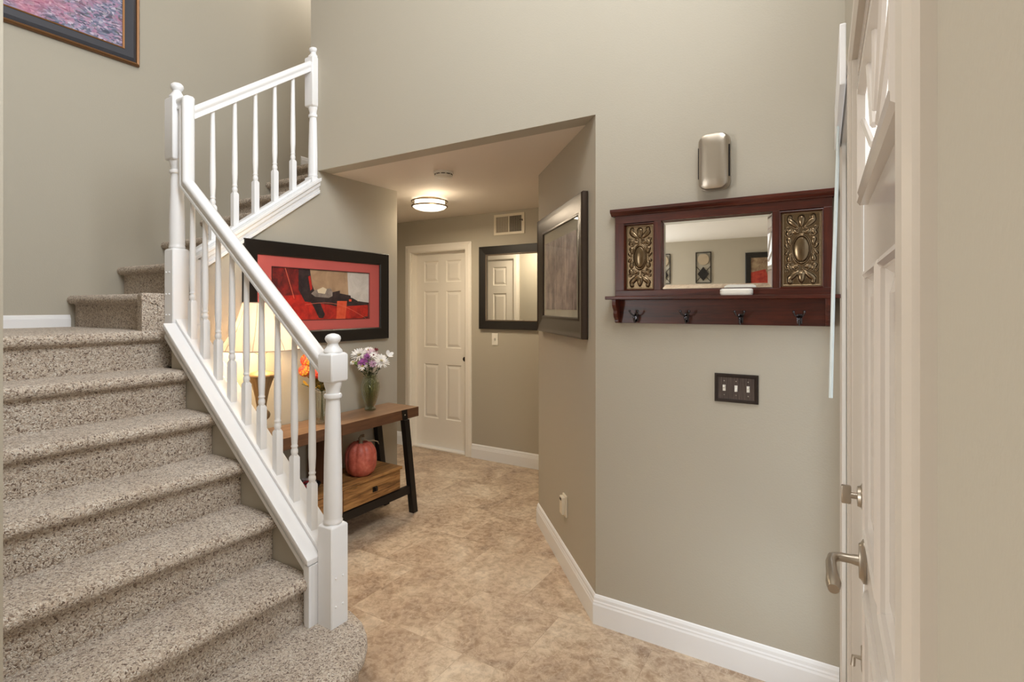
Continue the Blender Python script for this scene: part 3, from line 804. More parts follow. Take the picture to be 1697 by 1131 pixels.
# ------------------------------------------------------------------ hall tree: mirror, relief panels, shelf, hooks
ht = thing('coat_rack', 'dark cherry wood coat rack with mirror, two brass panels, shelf and four hooks', 'coat rack', (-.446, YF-.001, 1.42))
def hx(x): return x+.446
def hz(z): return z-1.42
z0, z1 = hz(1.545), hz(1.912)
xl, xr = -.428, .428
openings = [(hx(-.832), hx(-.693), hz(1.572), hz(1.872)), (hx(-.664), hx(-.222), hz(1.576), hz(1.876)), (hx(-.196), hx(-.047), hz(1.572), hz(1.872))]
b = BM()
zlo, zhi = hz(1.572), hz(1.876)
bx(b, xl, xr, -.024, 0, zhi, z1); obj('rail', b, M_CHERRY, ht, bev=.0015)
b = BM(); bx(b, xl, xr, -.024, 0, z0, zlo); obj('rail', b, M_CHERRY, ht, bev=.0015)
for a, c in ((xl, openings[0][0]), (openings[0][1], openings[1][0]), (openings[1][1], openings[2][0]), (openings[2][1], xr)):
    b = BM(); bx(b, a, c, -.024, 0, zlo, zhi); obj('stile', b, M_CHERRYZ, ht, bev=.001)
b = BM(); bx(b, xl, xr, -.004, 0, z0, z1); obj('back_board', b, M_CHERRY, ht)
b = BM()
prism(b, [(0, z1), (-.026, z1), (-.030, z1+.006), (-.040, z1+.014), (-.044, z1+.018), (-.044, z1+.030), (0, z1+.030)], 'X', xl-.018, xr+.018)
obj('crown_moulding', b, M_CHERRY, ht, bev=.001)
b = BM(); bx(b, xl-.026, xr+.026, -.085, 0, hz(1.530), hz(1.545), .003); obj('shelf', b, M_CHERRY, ht)
b = BM(); bx(b, xl+.004, xr-.004, -.016, 0, hz(1.424), hz(1.530)); obj('hook_rail', b, M_CHERRY, ht, bev=.001)
for s in (-1, 1):
    b = BM(); x0 = s*(xr-.004); x1_ = x0-s*.018
    prof = [(0, 1.424), (-.030, 1.424), (-.040, 1.430), (-.040, 1.438), (-.052, 1.450), (-.058, 1.466), (-.056, 1.480), (-.066, 1.492), (-.074, 1.505), (-.076, 1.522), (-.076, 1.530), (0, 1.530)]
    prism(b, [(y, hz(z)) for y, z in prof], 'X', min(x0, x1_), max(x0, x1_)); obj('bracket', b, M_CHERRYZ, ht, bev=.001)
# bevelled mirror
a, c, d, e = openings[1]
b = BM()
loft(b, [[(sx and c or a, -.006, sz and e or d), ((sx and c-.018 or a+.018), -.009, (sz and e-.018 or d+.018))] for sx, sz in ((0, 0), (1, 0), (1, 1), (0, 1), (0, 0))], False, False)
f = b.faces.new([b.verts.new(p) for p in ((a+.018, -.009, d+.018), (c-.018, -.009, d+.018), (c-.018, -.009, e-.018), (a+.018, -.009, e-.018))])
bmesh.ops.remove_doubles(b, verts=b.verts, dist=1e-5)
bmesh.ops.recalc_face_normals(b, faces=b.faces)
obj('mirror_glass', b, M_MIRROR, ht)
# relief panels: hammered sheet with raised oval, leaves and scrolls
def relief(a, c, d, e, parent):
    nx, nz = 110, 220; w = c-a; h = e-d; bm = BM(); cx, cz = (a+c)/2, (d+e)/2
    lobes = []   # (x,z,length,width,angle,height) in panel units: x -1..1 across width, z in same metric
    W = w/2; Hh = h/2
    def lobe(x, z, l, wd, ang, ht_): lobes.append((x*W, z*Hh, l*1.2, wd*1.45, ang, ht_))
    for s in (-1, 1):
        for q in (-1, 1):
            lobe(.40*s, .70*q, .024, .0075, math.atan2(.8*q, .9*s), .010)
            lobe(.60*s, .86*q, .010, .006, math.atan2(q, -.6*s), .008)
            lobe(.62*s, .47*q, .013, .006, math.atan2(-q, .7*s), .008)
            lobe(.60*s, .22*q, .014, .0065, math.atan2(q, .15*s), .008)
            lobe(.72*s, .08*q, .010, .004, math.atan2(q, .6*s), .007)
            lobe(.30*s, .47*q, .012, .005, math.atan2(q*.3, s), .007)
    for q in (-1, 1): lobe(0, .76*q, .020, .009, PI/2, .011)
    rings = []
    for s in (-1, 1):
        for q in (-1, 1): rings += [(.58*s*W, .42*q*Hh, .0085, .0028), (.25*s*W, .50*q*Hh, .0090, .0024), (.70*s*W, .56*q*Hh, .006, .0024)]
    def H(x, z):
        v = .0008*(math.cos(x*2*PI/.0045)*math.cos(z*2*PI/.0045))
        ex, ez = W*.44, Hh*.37
        r = math.sqrt((x/ex)**2+(z/ez)**2)
        if r < .86: v = max(v, .004+.011*math.sqrt(max(0, 1-(r/.95)**2)))
        v = max(v, .008*math.exp(-((r-1.0)/.075)**2))
        for lx, lz, l, wd, an, hh in lobes:
            dx, dz = x-lx, z-lz; u = dx*math.cos(an)+dz*math.sin(an); t = -dx*math.sin(an)+dz*math.cos(an)
            wd2 = wd*(1+.35*u/l)
            k = (u/l)**2+(t/wd2)**2
            if k < 1: v = max(v, hh*math.sqrt(1-k))
        for rx, rz_, R, rr in rings:
            q = (math.hypot(x-rx, z-rz_)-R)/rr
            if abs(q) < 1: v = max(v, .006*math.sqrt(1-q*q))
        q = min(W-abs(x), Hh-abs(z))
        if q < .006: v = .003+.0015*abs(math.sin((x+z)*PI/.006))
        return v
    V = [[bm.verts.new((cx-W+w*i/nx, -.006-.85*H(-W+w*i/nx, -Hh+h*j/nz), cz-Hh+h*j/nz)) for i in range(nx+1)] for j in range(nz+1)]
    for j in range(nz):
        for i in range(nx): bm.faces.new((V[j][i], V[j][i+1], V[j+1][i+1], V[j+1][i]))
    return obj('relief_panel', bm, M_PEWTER, parent, smooth=False)
for k in (0, 2):
    a, c, d, e = openings[k]; r_ = relief(a+.006, c-.006, d+.006, e-.006, ht)
    for p in r_.data.polygons: p.use_smooth = True
    b = frame_mesh(c-a, e-d, [(0, .004), (0, .026), (.003, .027), (.007, .010), (.007, .004)])
    for v in b.verts: v.co += Vector(((a+c)/2, 0, (d+e)/2))
    obj('panel_bead', b, M_CHERRY, ht)
def hook(x):
    b = BM(); y0 = -.016
    bx(b, x-.009, x+.009, y0-.004, y0, hz(1.432), hz(1.470), .002)
    tube(b, [(x, y0-.002, hz(1.440)), (x, y0-.014, hz(1.430)), (x, y0-.026, hz(1.428)), (x, y0-.034, hz(1.438)), (x, y0-.036, hz(1.446))], [.004, .0035, .0035, .0035, .004], 8)
    ball(b, (x, y0-.036, hz(1.450)), .006, seg=10)
    for s in (-1, 1):
        tube(b, [(x, y0-.003, hz(1.462)), (x+s*.006, y0-.020, hz(1.458)), (x+s*.014, y0-.034, hz(1.466)), (x+s*.018, y0-.040, hz(1.476))], [.004, .0035, .0035, .004], 8)
        ball(b, (x+s*.018, y0-.041, hz(1.479)), .0055, seg=10)
    return obj('coat_hook', b, M_IRON, ht, smooth=True)
for x in (-.775, -.553, -.338, -.127): hook(hx(x))
# white case on the shelf
b = BM(); loft(b, [[(x*sx, y*sy, z) for x, y in rrect(.062, .022, .018, 5)] for z, sx, sy in ((0, .95, .9), (.006, 1, 1), (.014, 1, 1), (.0145, .97, .96), (.0155, .97, .96), (.016, 1, 1), (.022, .99, .97), (.026, .90, .85))])
gc = obj('eyeglass_case', b, M_WHITEP, None, smooth=True); gc.location = (-.350, YF-.052, 1.5455)
tag(gc, 'small white oblong case lying on the shelf below the coat rack mirror', 'case')

# ------------------------------------------------------------------ console table
TX0, TX1 = -2.950, -2.640; TY0, TY1 = 1.600, 2.982; TZ = .76
tb = thing('console_table', 'rustic wooden console table with black metal legs and drawers under the red print', 'console table', (-2.795, 2.28, 0))
def T_(bm): return rel(bm, tb)
b = BM(); bx(b, TX0, TX1, TY0, TY1, TZ-.070, TZ, .003); o = obj('table_top', T_(b), M_TABLE, tb)
o.data.materials.append(M_TABLE_D)
for p in o.data.polygons:
    if p.normal.z < .5: p.material_index = 1
def legmesh(xo, sgn, ytop, ybot):
    b = BM(); w = .024
    x0, x1 = xo-.022, xo+.022
    xs = sgn*.0
    loft(b, [[(x0, ybot-w, 0), (x1, ybot-w, 0), (x1, ybot+w, 0), (x0, ybot+w, 0)], [(x0, ytop-w, TZ-.0705), (x1, ytop-w, TZ-.0705), (x1, ytop+w, TZ-.0705), (x0, ytop+w, TZ-.0705)]])
    return b
for yt, yb in ((2.835, 2.925), (1.725, 1.640)):
    for xo, fr_ in ((-2.640, 1), (-2.922, 0)):
        obj('leg', T_(legmesh(xo, 0, yt, yb)), M_BLACKM, tb, bev=.002)
    # strap gripping the front edge of the top
    b = BM(); dy = (yt-yb)*.07/.69
    loft(b, [[(TX1+.0005, yt-.024, TZ-.0705), (TX1+.006, yt-.024, TZ-.0705), (TX1+.006, yt+.024, TZ-.0705), (TX1+.0005, yt+.024, TZ-.0705)], [(TX1+.0005, yt+dy-.026, TZ+.001), (TX1+.006, yt+dy-.026, TZ+.001), (TX1+.006, yt+dy+.026, TZ+.001), (TX1+.0005, yt+dy+.026, TZ+.001)]])
    st_ = obj('strap', T_(b), M_BLACKM, tb)
    b = BM(); ball(b, (TX1+.006, yt+dy*.5, TZ-.036), .006, (.5, 1, 1), 10); obj('bolt', T_(b), M_NICKEL, st_, smooth=True)
b = BM(); bx(b, TX1-.020, TX1+.012, 1.70, 2.875, .150, .205); bx(b, TX0, TX0+.03, 1.70, 2.875, .150, .205); obj('lower_rail', T_(b), M_BLACKM, tb, bev=.002)
b = BM()
bx(b, TX0+.002, TX1+.004, 1.735, 2.805, .346, .366); bx(b, TX0+.002, TX1-.02, 1.735, 2.805, .206, .220)
bx(b, TX0+.002, TX1-.02, 1.735, 1.752, .220, .346); bx(b, TX0+.002, TX1-.02, 2.788, 2.805, .220, .346); bx(b, TX0+.002, TX0+.014, 1.752, 2.788, .220, .346)
obj('shelf_box', T_(b), M_DRAWER, tb, bev=.001)
b = BM(); bx(b, TX0+.004, TX1-.004, 2.252, 2.276, .366, TZ-.0705); bx(b, TX0+.004, TX1+.004, 2.252, 2.276, .206, .3455); obj('divider', T_(b), M_DIV, tb, bev=.001)
for y0, y1 in ((1.757, 2.248), (2.282, 2.785)):
    b = BM(); bx(b, TX1-.018, TX1+.002, y0, y1, .210, .343, .002); d_ = obj('drawer', T_(b), M_DRAWER, tb)
    ym = (y0+y1)/2+.01
    b = BM(); bx(b, TX1+.002, TX1+.007, ym-.020, ym+.020, .262, .296, .001); bx(b, TX1+.007, TX1+.022, ym-.010, ym+.010, .268, .292, .002); obj('drawer_pull', T_(b), M_BLACKM, d_)

# ------------------------------------------------------------------ table lamp
lp = thing('table_lamp', 'antique gold urn table lamp with a cream bell shade, lit, on the console table', 'table lamp', (-2.752, 1.800, TZ))
b = BM(); lathe(b, [(.062, 0), (.066, .006), (.064, .016), (.046, .022), (.044, .032), (.032, .040), (.018, .050), (.016, .060), (.022, .068), (.030, .074), (.022, .082), (.018, .090), (.026, .100), (.042, .116), (.046, .130), (.042, .146), (.028, .160), (.024, .168)], seg=32); obj('lamp_base', b, M_LAMPB, lp, smooth=True)
b = BM()
prof = [(.024, .168), (.025, .185), (.030, .22), (.040, .27), (.052, .31), (.062, .335), (.068, .345)]
lathe(b, prof, seg=64, rib=.035, rn=12); obj('fluted_urn', b, M_LAMPB, lp, smooth=True)
b = BM(); lathe(b, [(.068, .345), (.073, .349), (.073, .356), (.070, .360), (.060, .368), (.03, .378), (.012, .386), (.010, .400), (.014, .408), (.006, .42), (.005, .46)], seg=32); obj('urn_cap', b, M_LAMPB, lp, smooth=True)
b = BM(); tube(b, [(0, 0, .46), (.0, .07, .50), (.0, .085, .60), (.0, .03, .755), (0, 0, .765), (0, -.03, .755), (0, -.085, .60), (0, -.07, .50), (0, 0, .46)], .002, 6)
b2_ = obj('harp', b, M_RING, lp, smooth=True)
b = BM(); lathe(b, [(.002, .765), (.010, .772), (.008, .790), (.013, .798), (.009, .812), (.001, .818)], seg=16); obj('finial', b, M_LAMPB, lp, smooth=True)
b = BM()
sh = [(.208, .500), (.194, .525), (.168, .565), (.146, .605), (.126, .65), (.110, .70), (.098, .745), (.094, .760)]
rings = []
for r, z in sh+[(r-.002, z) for r, z in sh[::-1]]:
    rings.append([((r+.0028*abs(math.sin(4*t)))*math.cos(t), (r+.0028*abs(math.sin(4*t)))*math.sin(t), z) for t in (2*PI*i/96 for i in range(96))])
rings.append(rings[0]); loft(b, rings, True, False)
shd = obj('lamp_shade', b, M_SHADE, lp, smooth=True)
M_BRAID = mat('shade_braid', srgb(186, 168, 150), .8)
for zz, rr_ in ((.500, .208), (.760, .0945)):
    b = BM(); torus(b, (0, 0, zz), rr_, .003, 64, 6); obj('shade_trim', b, M_BRAID, shd, smooth=True)
b = BM()
for i in range(8):
    t = 2*PI*i/8
    tube(b, [((r+.001)*math.cos(t), (r+.001)*math.sin(t), z) for r, z in sh], .0016, 5)
obj('shade_seam', b, mat('shade_seam_tape', srgb(206, 184, 158), .8), shd, smooth=True)
b = BM(); ball(b, (0, 0, .57), .022, (1, 1, 1.3), 16); obj('bulb', b, m_emit('bulb_glow', (1, .8, .5, 1), 6), lp, smooth=True)
point('table_lamp_bulb', (-2.752, 1.800, TZ+.57), 17, (1.0, .77, .46), .05)

# ------------------------------------------------------------------ flowers
M_STEM = mat('green_stem', srgb(66, 78, 44), .6); M_LEAF = mat('dark_leaf', srgb(58, 72, 40), .5); M_LEAFB = mat('bright_leaf', srgb(96, 126, 60), .45)
M_PW = mat('white_petal', srgb(240, 238, 236), .6); M_PP = mat('purple_petal', srgb(148, 78, 146), .6); M_PL = mat('lilac_petal', srgb(186, 150, 176), .6)
M_PK = mat('pink_petal', srgb(222, 196, 206), .6); M_YC = mat('yellow_centre', srgb(196, 178, 90), .7); M_RED = mat('wine_petal', srgb(110, 34, 44), .6)
M_OR = mat('orange_hydrangea', srgb(222, 74, 52), .6); M_YE = mat('yellow_leaf_petal', srgb(214, 172, 52), .6); M_OL = mat('olive_leaf', srgb(124, 104, 44), .6)
def petal(bm, c, ax, side, l, w, cup=.3, mi=0):
    """leaf shaped quad strip from c along ax, width along side, curling to the normal"""
    ax = ax.normalized(); nrm = ax.cross(side).normalized(); side = nrm.cross(ax)
    P = []
    for t, ww in ((0, .25), (.35, .9), (.7, 1.0), (.92, .6), (1.0, .12)):
        q = c+ax*l*t+nrm*(cup*l*t*t)
        P.append((q-side*w/2*ww, q+side*w/2*ww))
    vs = [(bm.verts.new(a_), bm.verts.new(b_)) for a_, b_ in P]
    for i in range(len(vs)-1):
        f = bm.faces.new((vs[i][0], vs[i][1], vs[i+1][1], vs[i+1][0])); f.material_index = mi
def bloom(c, d, r, rows, pm, parent, center=None, name='petals'):
    bm = BM(); d = d.normalized(); a = d.cross(Vector((0, 0, 1)) if abs(d.z) < .9 else Vector((1, 0, 0))).normalized(); b_ = d.cross(a)
    for n, el, ll in rows:
        for i in range(n):
            t = 2*PI*i/n+random.random()*.25; rad = a*math.cos(t)+b_*math.sin(t)
            ax = rad*math.cos(el)+d*math.sin(el); petal(bm, c, ax, rad.cross(d), r*ll*random.uniform(.9, 1.08), r*ll*2.6/n*random.uniform(.9, 1.2), .12)
    o = obj(name, bm, pm, parent)
    if center:
        bm = BM(); ball(bm, c+d*.004, r*.2, seg=8); obj('flower_centre', bm, center, parent, smooth=True)
    return o
def flower(kind, name, label, cat, vpos, head, r, pm, rows, center=None, foot=(0, 0, .02), leaves=3, leafm=M_LEAF, group=None, sepal=None):
    t = thing(name, label, cat, vpos, 0, group); h = Vector(head); f = Vector(foot)
    nk = Vector((h.x*.25, h.y*.25, .23)); 
    nk = Vector((h.x*.22+f.x*.1, h.y*.22+f.y*.1, .235))
    pts = [f, f.lerp(nk, .5), nk, nk.lerp(h, .5)+Vector((0, 0, .005)), h]
    bm = BM(); tube(bm, pts, .0018, 6); obj('stem', bm, M_STEM, t, smooth=True)
    r *= 1.25; d = (h-nk).normalized()+Vector((.5, -.5, .1))
    bloom(h, d, r, rows, pm, t, center)
    for i in range(leaves):
        bm = BM(); q = nk.lerp(h, .15+.2*i); an = random.uniform(0, 2*PI)
        for k in range(3):
            a2 = an+(k-1)*.7; petal(bm, q, Vector((math.cos(a2), math.sin(a2), random.uniform(-.1, .6))), Vector((-math.sin(a2), math.cos(a2), 0)), random.uniform(.020, .032), .011, .1)
        obj('leaf', bm, leafm, t)
    return t
V1 = (-2.840, 2.694, TZ)
vs = thing('glass_vase', 'pale green textured vase of white and purple flowers on the table', 'vase', V1)
b = BM(); pr_o = [(.036, 0), (.040, .006), (.040, .014), (.032, .024), (.030, .032), (.040, .050), (.054, .095), (.063, .135), (.067, .165), (.064, .195), (.054, .222), (.047, .233), (.050, .243)]
lathe(b, pr_o+[(r-.0035, z) for r, z in pr_o[::-1][:-1]]+[(.030, .008), (.001, .008)], seg=40, caps=False); obj('vase_body', b, M_VGLASS, vs, smooth=True)
b = BM(); lathe(b, [(.001, .010), (.027, .010), (.027, .034), (.034, .05), (.048, .095), (.056, .13), (.001, .131)], seg=32); obj('water', b, m_glass('vase_water', (.80, .84, .66, 1)), vs, smooth=True)
g1 = 'flowers in the pale green vase'
mum = [(16, .15, 1), (16, .45, .95), (12, .8, .85), (8, 1.15, .6)]
daisy = [(14, .2, 1), (12, .45, .85)]
small = [(9, .3, 1), (7, .8, .7)]
def cam_side(a, up, depth): # a along the image left(-)/right(+), camera-facing offset
    r_ = Vector((math.cos(YAW), math.sin(YAW), 0)); f_ = Vector((-math.sin(YAW), math.cos(YAW), 0))
    return r_*a-f_*depth+Vector((0, 0, up))
FL = [('chrysanthemum', 'large white chrysanthemum bloom at the left of the bouquet in the green vase', 'flower', (-.072, .395, .02), .052, M_PW, mum, M_YC),
      ('chrysanthemum', 'large white chrysanthemum facing right of the purple blooms in the green vase', 'flower', (.082, .350, .02), .048, M_PW, mum, M_YC),
      ('chrysanthemum', 'white chrysanthemum at the top of the bouquet leaning towards the framed print', 'flower', (-.020, .425, -.03), .030, M_PW, daisy, M_YC),
      ('daisy', 'small white daisy drooping lowest at the left edge of the bouquet', 'flower', (-.112, .345, .03), .022, M_PW, daisy, M_YC),
      ('daisy', 'small white daisy in the lower middle of the bouquet just above the vase rim', 'flower', (-.038, .318, .06), .030, M_PW, daisy, M_YC),
      ('alstroemeria', 'deep purple bloom at the centre left of the bouquet', 'flower', (-.036, .350, .065), .032, M_PP, small, None),
      ('alstroemeria', 'purple bloom near the top centre of the bouquet in the green vase', 'flower', (-.005, .385, .05), .026, M_PP, small, None),
      ('alstroemeria', 'lilac bloom low at the right of the purple flowers in the green vase', 'flower', (.036, .335, .06), .028, M_PL, small, None),
      ('carnation', 'pale pink ruffled bloom behind the purple flowers at the bouquet centre', 'flower', (.008, .400, .0), .040, M_PK, mum, None),
      ('daisy', 'small white daisy with dark centre at the upper right of the bouquet', 'flower', (.034, .395, .04), .026, M_PW, daisy, M_RED),
      ('tulip', 'small wine red bud poking out of the top of the bouquet', 'flower', (.042, .420, .0), .020, M_RED, [(5, 1.0, 1)], None),
      ('lily', 'curled white petals at the far right tip of the bouquet', 'flower', (.128, .385, .0), .036, M_PW, [(4, .9, 1)], None)]
for i, (nm, lb, ct, (a, u, d), r, pm, rows, ce) in enumerate(FL):
    h = cam_side(a, u, d); an = 2*PI*i/len(FL)
    flower(nm, nm, lb, ct, V1, h, r, pm, rows, ce, (.016*math.cos(an), .016*math.sin(an), .012), 5, M_LEAF, g1)
b = BM()
lf = thing('leaf_sprig', 'bright green pointed leaf under the left white chrysanthemum in the green vase', 'leaf', V1)
petal(b, cam_side(-.03, .325, .05), cam_side(-.07, .022, .01), Vector((0, 0, 1)), .072, .026, .1); obj('leaf_blade', b, M_LEAFB, lf)
b = BM(); tube(b, [(0, 0, .02), (0, 0, .2), cam_side(-.03, .325, .05)], .002, 6); obj('stem', b, M_STEM, lf, smooth=True)

V2 = (-2.785, 2.235, TZ)
vs2 = thing('glass_vase', 'clear ribbed glass vase of orange and yellow flowers behind the lower newel post', 'vase', V2)
b = BM(); pr_o = [(.046, 0), (.050, .006), (.050, .03), (.050, .13), (.053, .185), (.056, .20)]
lathe(b, pr_o+[(r-.004, z) for r, z in pr_o[::-1][:-1]]+[(.040, .010), (.001, .010)], seg=72, rib=.03, rn=18, caps=False); obj('vase_body', b, M_CGLASS, vs2, smooth=True)
def hydrangea(name, label, head, r, foot, cm, cm2, n=70):
    t = thing(name, label, 'flower', V2, 0, 'flowers in the clear ribbed vase'); h = Vector(head)
    b = BM(); tube(b, [foot, (0, 0, .2), h], .0028, 6); obj('stem', b, M_STEM, t, smooth=True)
    b = BM()
    for i in range(n):
        z = 1-2*(i+.5)/n; q = math.sqrt(1-z*z); t_ = i*2.39996
        d = Vector((q*math.cos(t_), q*math.sin(t_), z)); c = h+d*r*.82
        a = d.cross(Vector((.3, .2, 1))).normalized(); bb = d.cross(a); mi = 1 if random.random() < .22 else 0
        for k in range(4):
            an = PI/2*k+random.random()*.4; rad = a*math.cos(an)+bb*math.sin(an); petal(b, c, rad+d*.3, rad.cross(d), .017, .016, .1, mi)
    obj('petals', b, [cm, cm2], t)
    for k in range(3):
        b = BM(); q = Vector((0, 0, .2)).lerp(h, .4+.2*k)
        for j in range(3):
            an = random.uniform(0, 2*PI); petal(b, q, Vector((math.cos(an), math.sin(an), .5-.4*k)), Vector((-math.sin(an), math.cos(an), 0)), random.uniform(.05, .08), .032, .35)
        obj('leaf', b, [M_OL, M_YE][k % 2], t)
    return t
hydrangea('hydrangea', 'coral red hydrangea head at the upper left of the clear ribbed vase', cam_side(-.092, .400, .0), .044, (.01, 0, .02), M_OR, M_YE)
hydrangea('hydrangea', 'coral red hydrangea head hanging just below the upper left one in the ribbed vase', cam_side(-.098, .335, .02), .040, (-.01, 0, .02), M_OR, M_YE)
hydrangea('hydrangea', 'coral red hydrangea head close behind the post block at the right of the ribbed vase', cam_side(-.012, .330, .05), .042, (0, .01, .02), M_OR, M_OR)
def foliage(name, label, head, cm, seed, n=9):
    t = thing(name, label, 'foliage', V2, 0, 'foliage in the clear ribbed vase'); random.seed(seed); h = Vector(head)
    b = BM(); tube(b, [(0, 0, .02), (0, 0, .2), h], .002, 6); obj('stem', b, M_STEM, t, smooth=True)
    b = BM()
    for j in range(n):
        q = Vector((0, 0, .21)).lerp(h, j/n); an = random.uniform(0, 2*PI)
        petal(b, q, Vector((math.cos(an), math.sin(an), random.uniform(-.5, .7))), Vector((-math.sin(an), math.cos(an), .2)), random.uniform(.035, .06), .03, .3)
    obj('leaves', b, cm, t); return t
foliage('leaf_spray', 'yellow leaves drooping at the left of the ribbed vase', cam_side(-.12, .25, .02), M_YE, 3)
foliage('leaf_spray', 'yellow leaves standing highest behind the newel post finial', cam_side(.03, .45, -.02), M_YE, 4, 6)
foliage('leaf_spray', 'olive leaves spilling over the rim of the ribbed vase', cam_side(-.03, .250, .05), M_OL, 5, 12)
foliage('leaf_spray', 'yellow leaves reaching out to the right past the newel post', cam_side(.115, .300, .0), M_YE, 6, 7)
foliage('leaf_spray', 'olive and tan leaves low at the right behind the newel post', cam_side(.05, .255, .04), M_OL, 8, 9)

# ------------------------------------------------------------------ pumpkin and sweets bowl on the lower shelf
pk = thing('pumpkin', 'terracotta red ribbed decorative pumpkin on the lower shelf of the console table', 'pumpkin', (-2.745, 2.520, .367), .3)
m = mat('terracotta_pumpkin', srgb(170, 76, 56), .45); v = coords(m); n = noise(m, v, 22, 5, .65)
L(m, ramp(m, n.outputs['Fac'], [(.3, srgb(160, 72, 56)), (.55, srgb(192, 98, 80)), (.75, srgb(208, 126, 106))]), bsdf(m).inputs['Base Color'])
b = BM(); rings = []
prof = [(.030, .006), (.062, .0), (.088, .022), (.103, .060), (.106, .100), (.104, .135), (.096, .168), (.078, .196), (.052, .212), (.028, .208), (.014, .198)]
for r, z in prof:
    ring = []
    for i in range(96):
        t = 2*PI*i/96; g = abs(math.sin(4.5*t)); k = .93+.07*g**.5
        ring.append((r*k*math.cos(t), r*k*math.sin(t), z+.006*(g**.5)*(1 if z > .1 else -0.0)))
    rings.append(ring)
loft(b, rings); obj('pumpkin_body', b, m, pk, smooth=True)
m = mat('dry_stem', srgb(142, 124, 98), .8)
b = BM(); tube(b, [(0, 0, .195), (0, 0, .222), (-.012, .004, .240), (-.010, .02, .252), (.010, .03, .254)], [.018, .012, .010, .009, .011], 9); obj('stem', b, m, pk, smooth=True)
b = BM(); tube(b, [(0, 0, .222), (.03, .01, .232), (.05, .02, .222), (.075, .03, .226), (.098, .05, .214), (.104, .055, .196)], [.006, .004, .004, .0035, .004, .002], 7); obj('tendril', b, m, pk, smooth=True)

BW = (-2.735, 2.075, .367)
bw = thing('candy_bowl', 'dark bowl of wrapped sweets in the left bay of the console table shelf', 'bowl', BW)
b = BM(); pr_o = [(.03, 0), (.034, .006), (.05, .014), (.078, .040), (.086, .060)]
lathe(b, pr_o+[(r-.004, z+.002) for r, z in pr_o[::-1]], seg=36, caps=True); obj('bowl_body', b, M_BLACKM, bw, smooth=True)
b = BM(); torus(b, (0, 0, .060), .086, .003, 40, 6); obj('rim', b, M_BLACKM, bw, smooth=True)
wm = [mat('silver_wrapper', srgb(206, 204, 206), .22, .6), mat('red_wrapper', srgb(150, 40, 46), .3, .2)]
def candy(mi):
    b = BM(); ball(b, (0, 0, 0), .013, (1.4, .8, .7), 10)
    for s in (-1, 1):
        loft(b, [[(s*.015, .004*math.cos(t), .004*math.sin(t)) for t in (0, PI/3, 2*PI/3, PI, 4*PI/3, 5*PI/3)], [(s*.030, .012*math.cos(t)*(1 if i % 2 else .6), .009*math.sin(t)) for i, t in enumerate((0, PI/3, 2*PI/3, PI, 4*PI/3, 5*PI/3))]])
    return obj('wrapped_candy', b, wm[mi], None)
random.seed(11)
protos = [candy(0), candy(1)]
cpos = [(0, 0, .052), (.035, .012, .058), (-.035, .010, .058), (.005, .040, .060), (.004, -.040, .060), (.012, .006, .078), (-.048, -.030, .068), (.045, -.034, .068), (-.012, .02, .084)]
place_w = ['in the middle of the bowl', 'towards the front rim of the bowl', 'towards the back of the bowl', 'on the right side of the bowl', 'on the left side of the bowl', 'lying on top of the heap', 'at the back left rim of the bowl', 'at the front left rim of the bowl', 'on the very top leaning back']
for i, p in enumerate(cpos):
    mi = 1 if i in (2, 5, 7) else 0
    o = protos[mi] if i in (0, 2) else protos[mi].copy()
    if o.name not in col.objects: col.objects.link(o)
    o.location = (BW[0]+p[0], BW[1]+p[1], BW[2]+p[2]-.004); o.rotation_euler = (random.uniform(-.3, .3), random.uniform(-.3, .3), random.uniform(0, PI))
    tag(o, ('red' if mi else 'silver')+' wrapped sweet '+place_w[i], 'candy', 'sweets in the dark bowl')

# ------------------------------------------------------------------ front door wall (local frame)
D3 = bpy.data.objects.new('door_3', None); col.objects.link(D3); D3['kind'] = 'structure'; place(D3)
S0, S1 = .850, 1.765
pn = [(S0+.13, S0+.42, .28, .86), (S1-.42, S1-.13, .28, .86), (S0+.13, S0+.42, 1.02, 1.56), (S1-.42, S1-.13, 1.02, 1.56)]
sl = panel_door(D3, S0, S1, .012, -1, .015, 2.045, M_FDOOR, pn, .045)
b = BM()   # proud moulding round the glass light
z0_, z1_ = 1.72, 1.98; a, c = S0+.12, S1-.12
rings = []
pr2 = [(0, 0), (0, .014), (.006, .020), (.016, .016), (.024, .020), (.032, .008), (.034, 0)]
for px, pz, sx, sz in ((a, z0_, 1, 1), (c, z0_, -1, 1), (c, z1_, -1, -1), (a, z1_, 1, -1)): rings.append([(px+sx*o, .012-h, pz+sz*o) for o, h in pr2])
rings.append(rings[0]); loft(b, rings, True, False); obj('light_moulding', b, M_FDOOR, D3)
cxm = (a+c)/2
for an in (25, 55, 90, 125, 155):
    b = BM(); t = math.radians(an); rr_ = .36 if an in (25, 155) else .24
    tube(b, [(cxm+.07*math.cos(t), .004, z0_+.03+.07*math.sin(t)), (cxm+min(rr_, .20/max(.05, math.sin(t)))*math.cos(t), .004, z0_+.03+min(rr_, .20/max(.05, math.sin(t)))*math.sin(t))], .007, 6); obj('muntin', b, M_FDOOR, D3)
b = BM(); bx(b, a+.03, c-.03, .006, .011, z0_+.03, z1_-.03); obj('door_glass', b, m_emit('frosted_glass_daylight_glow', (.95, .97, 1, 1), .38), D3)  # daylight put in as the opaque pane's own glow
b = BM()
for q in pn:
    for ins in (0,):
        rr = []
        for px, pz, sx, sz in ((q[0], q[2], -1, -1), (q[1], q[2], 1, -1), (q[1], q[3], 1, 1), (q[0], q[3], -1, 1)): rr.append([(px+sx*o, .012-h, pz+sz*o) for o, h in ((0, 0), (0, .006), (.008, .010), (.018, .006), (.020, 0))])
        rr.append(rr[0]); loft(b, rr, True, False)
obj('panel_moulding', b, M_FDOOR, D3)
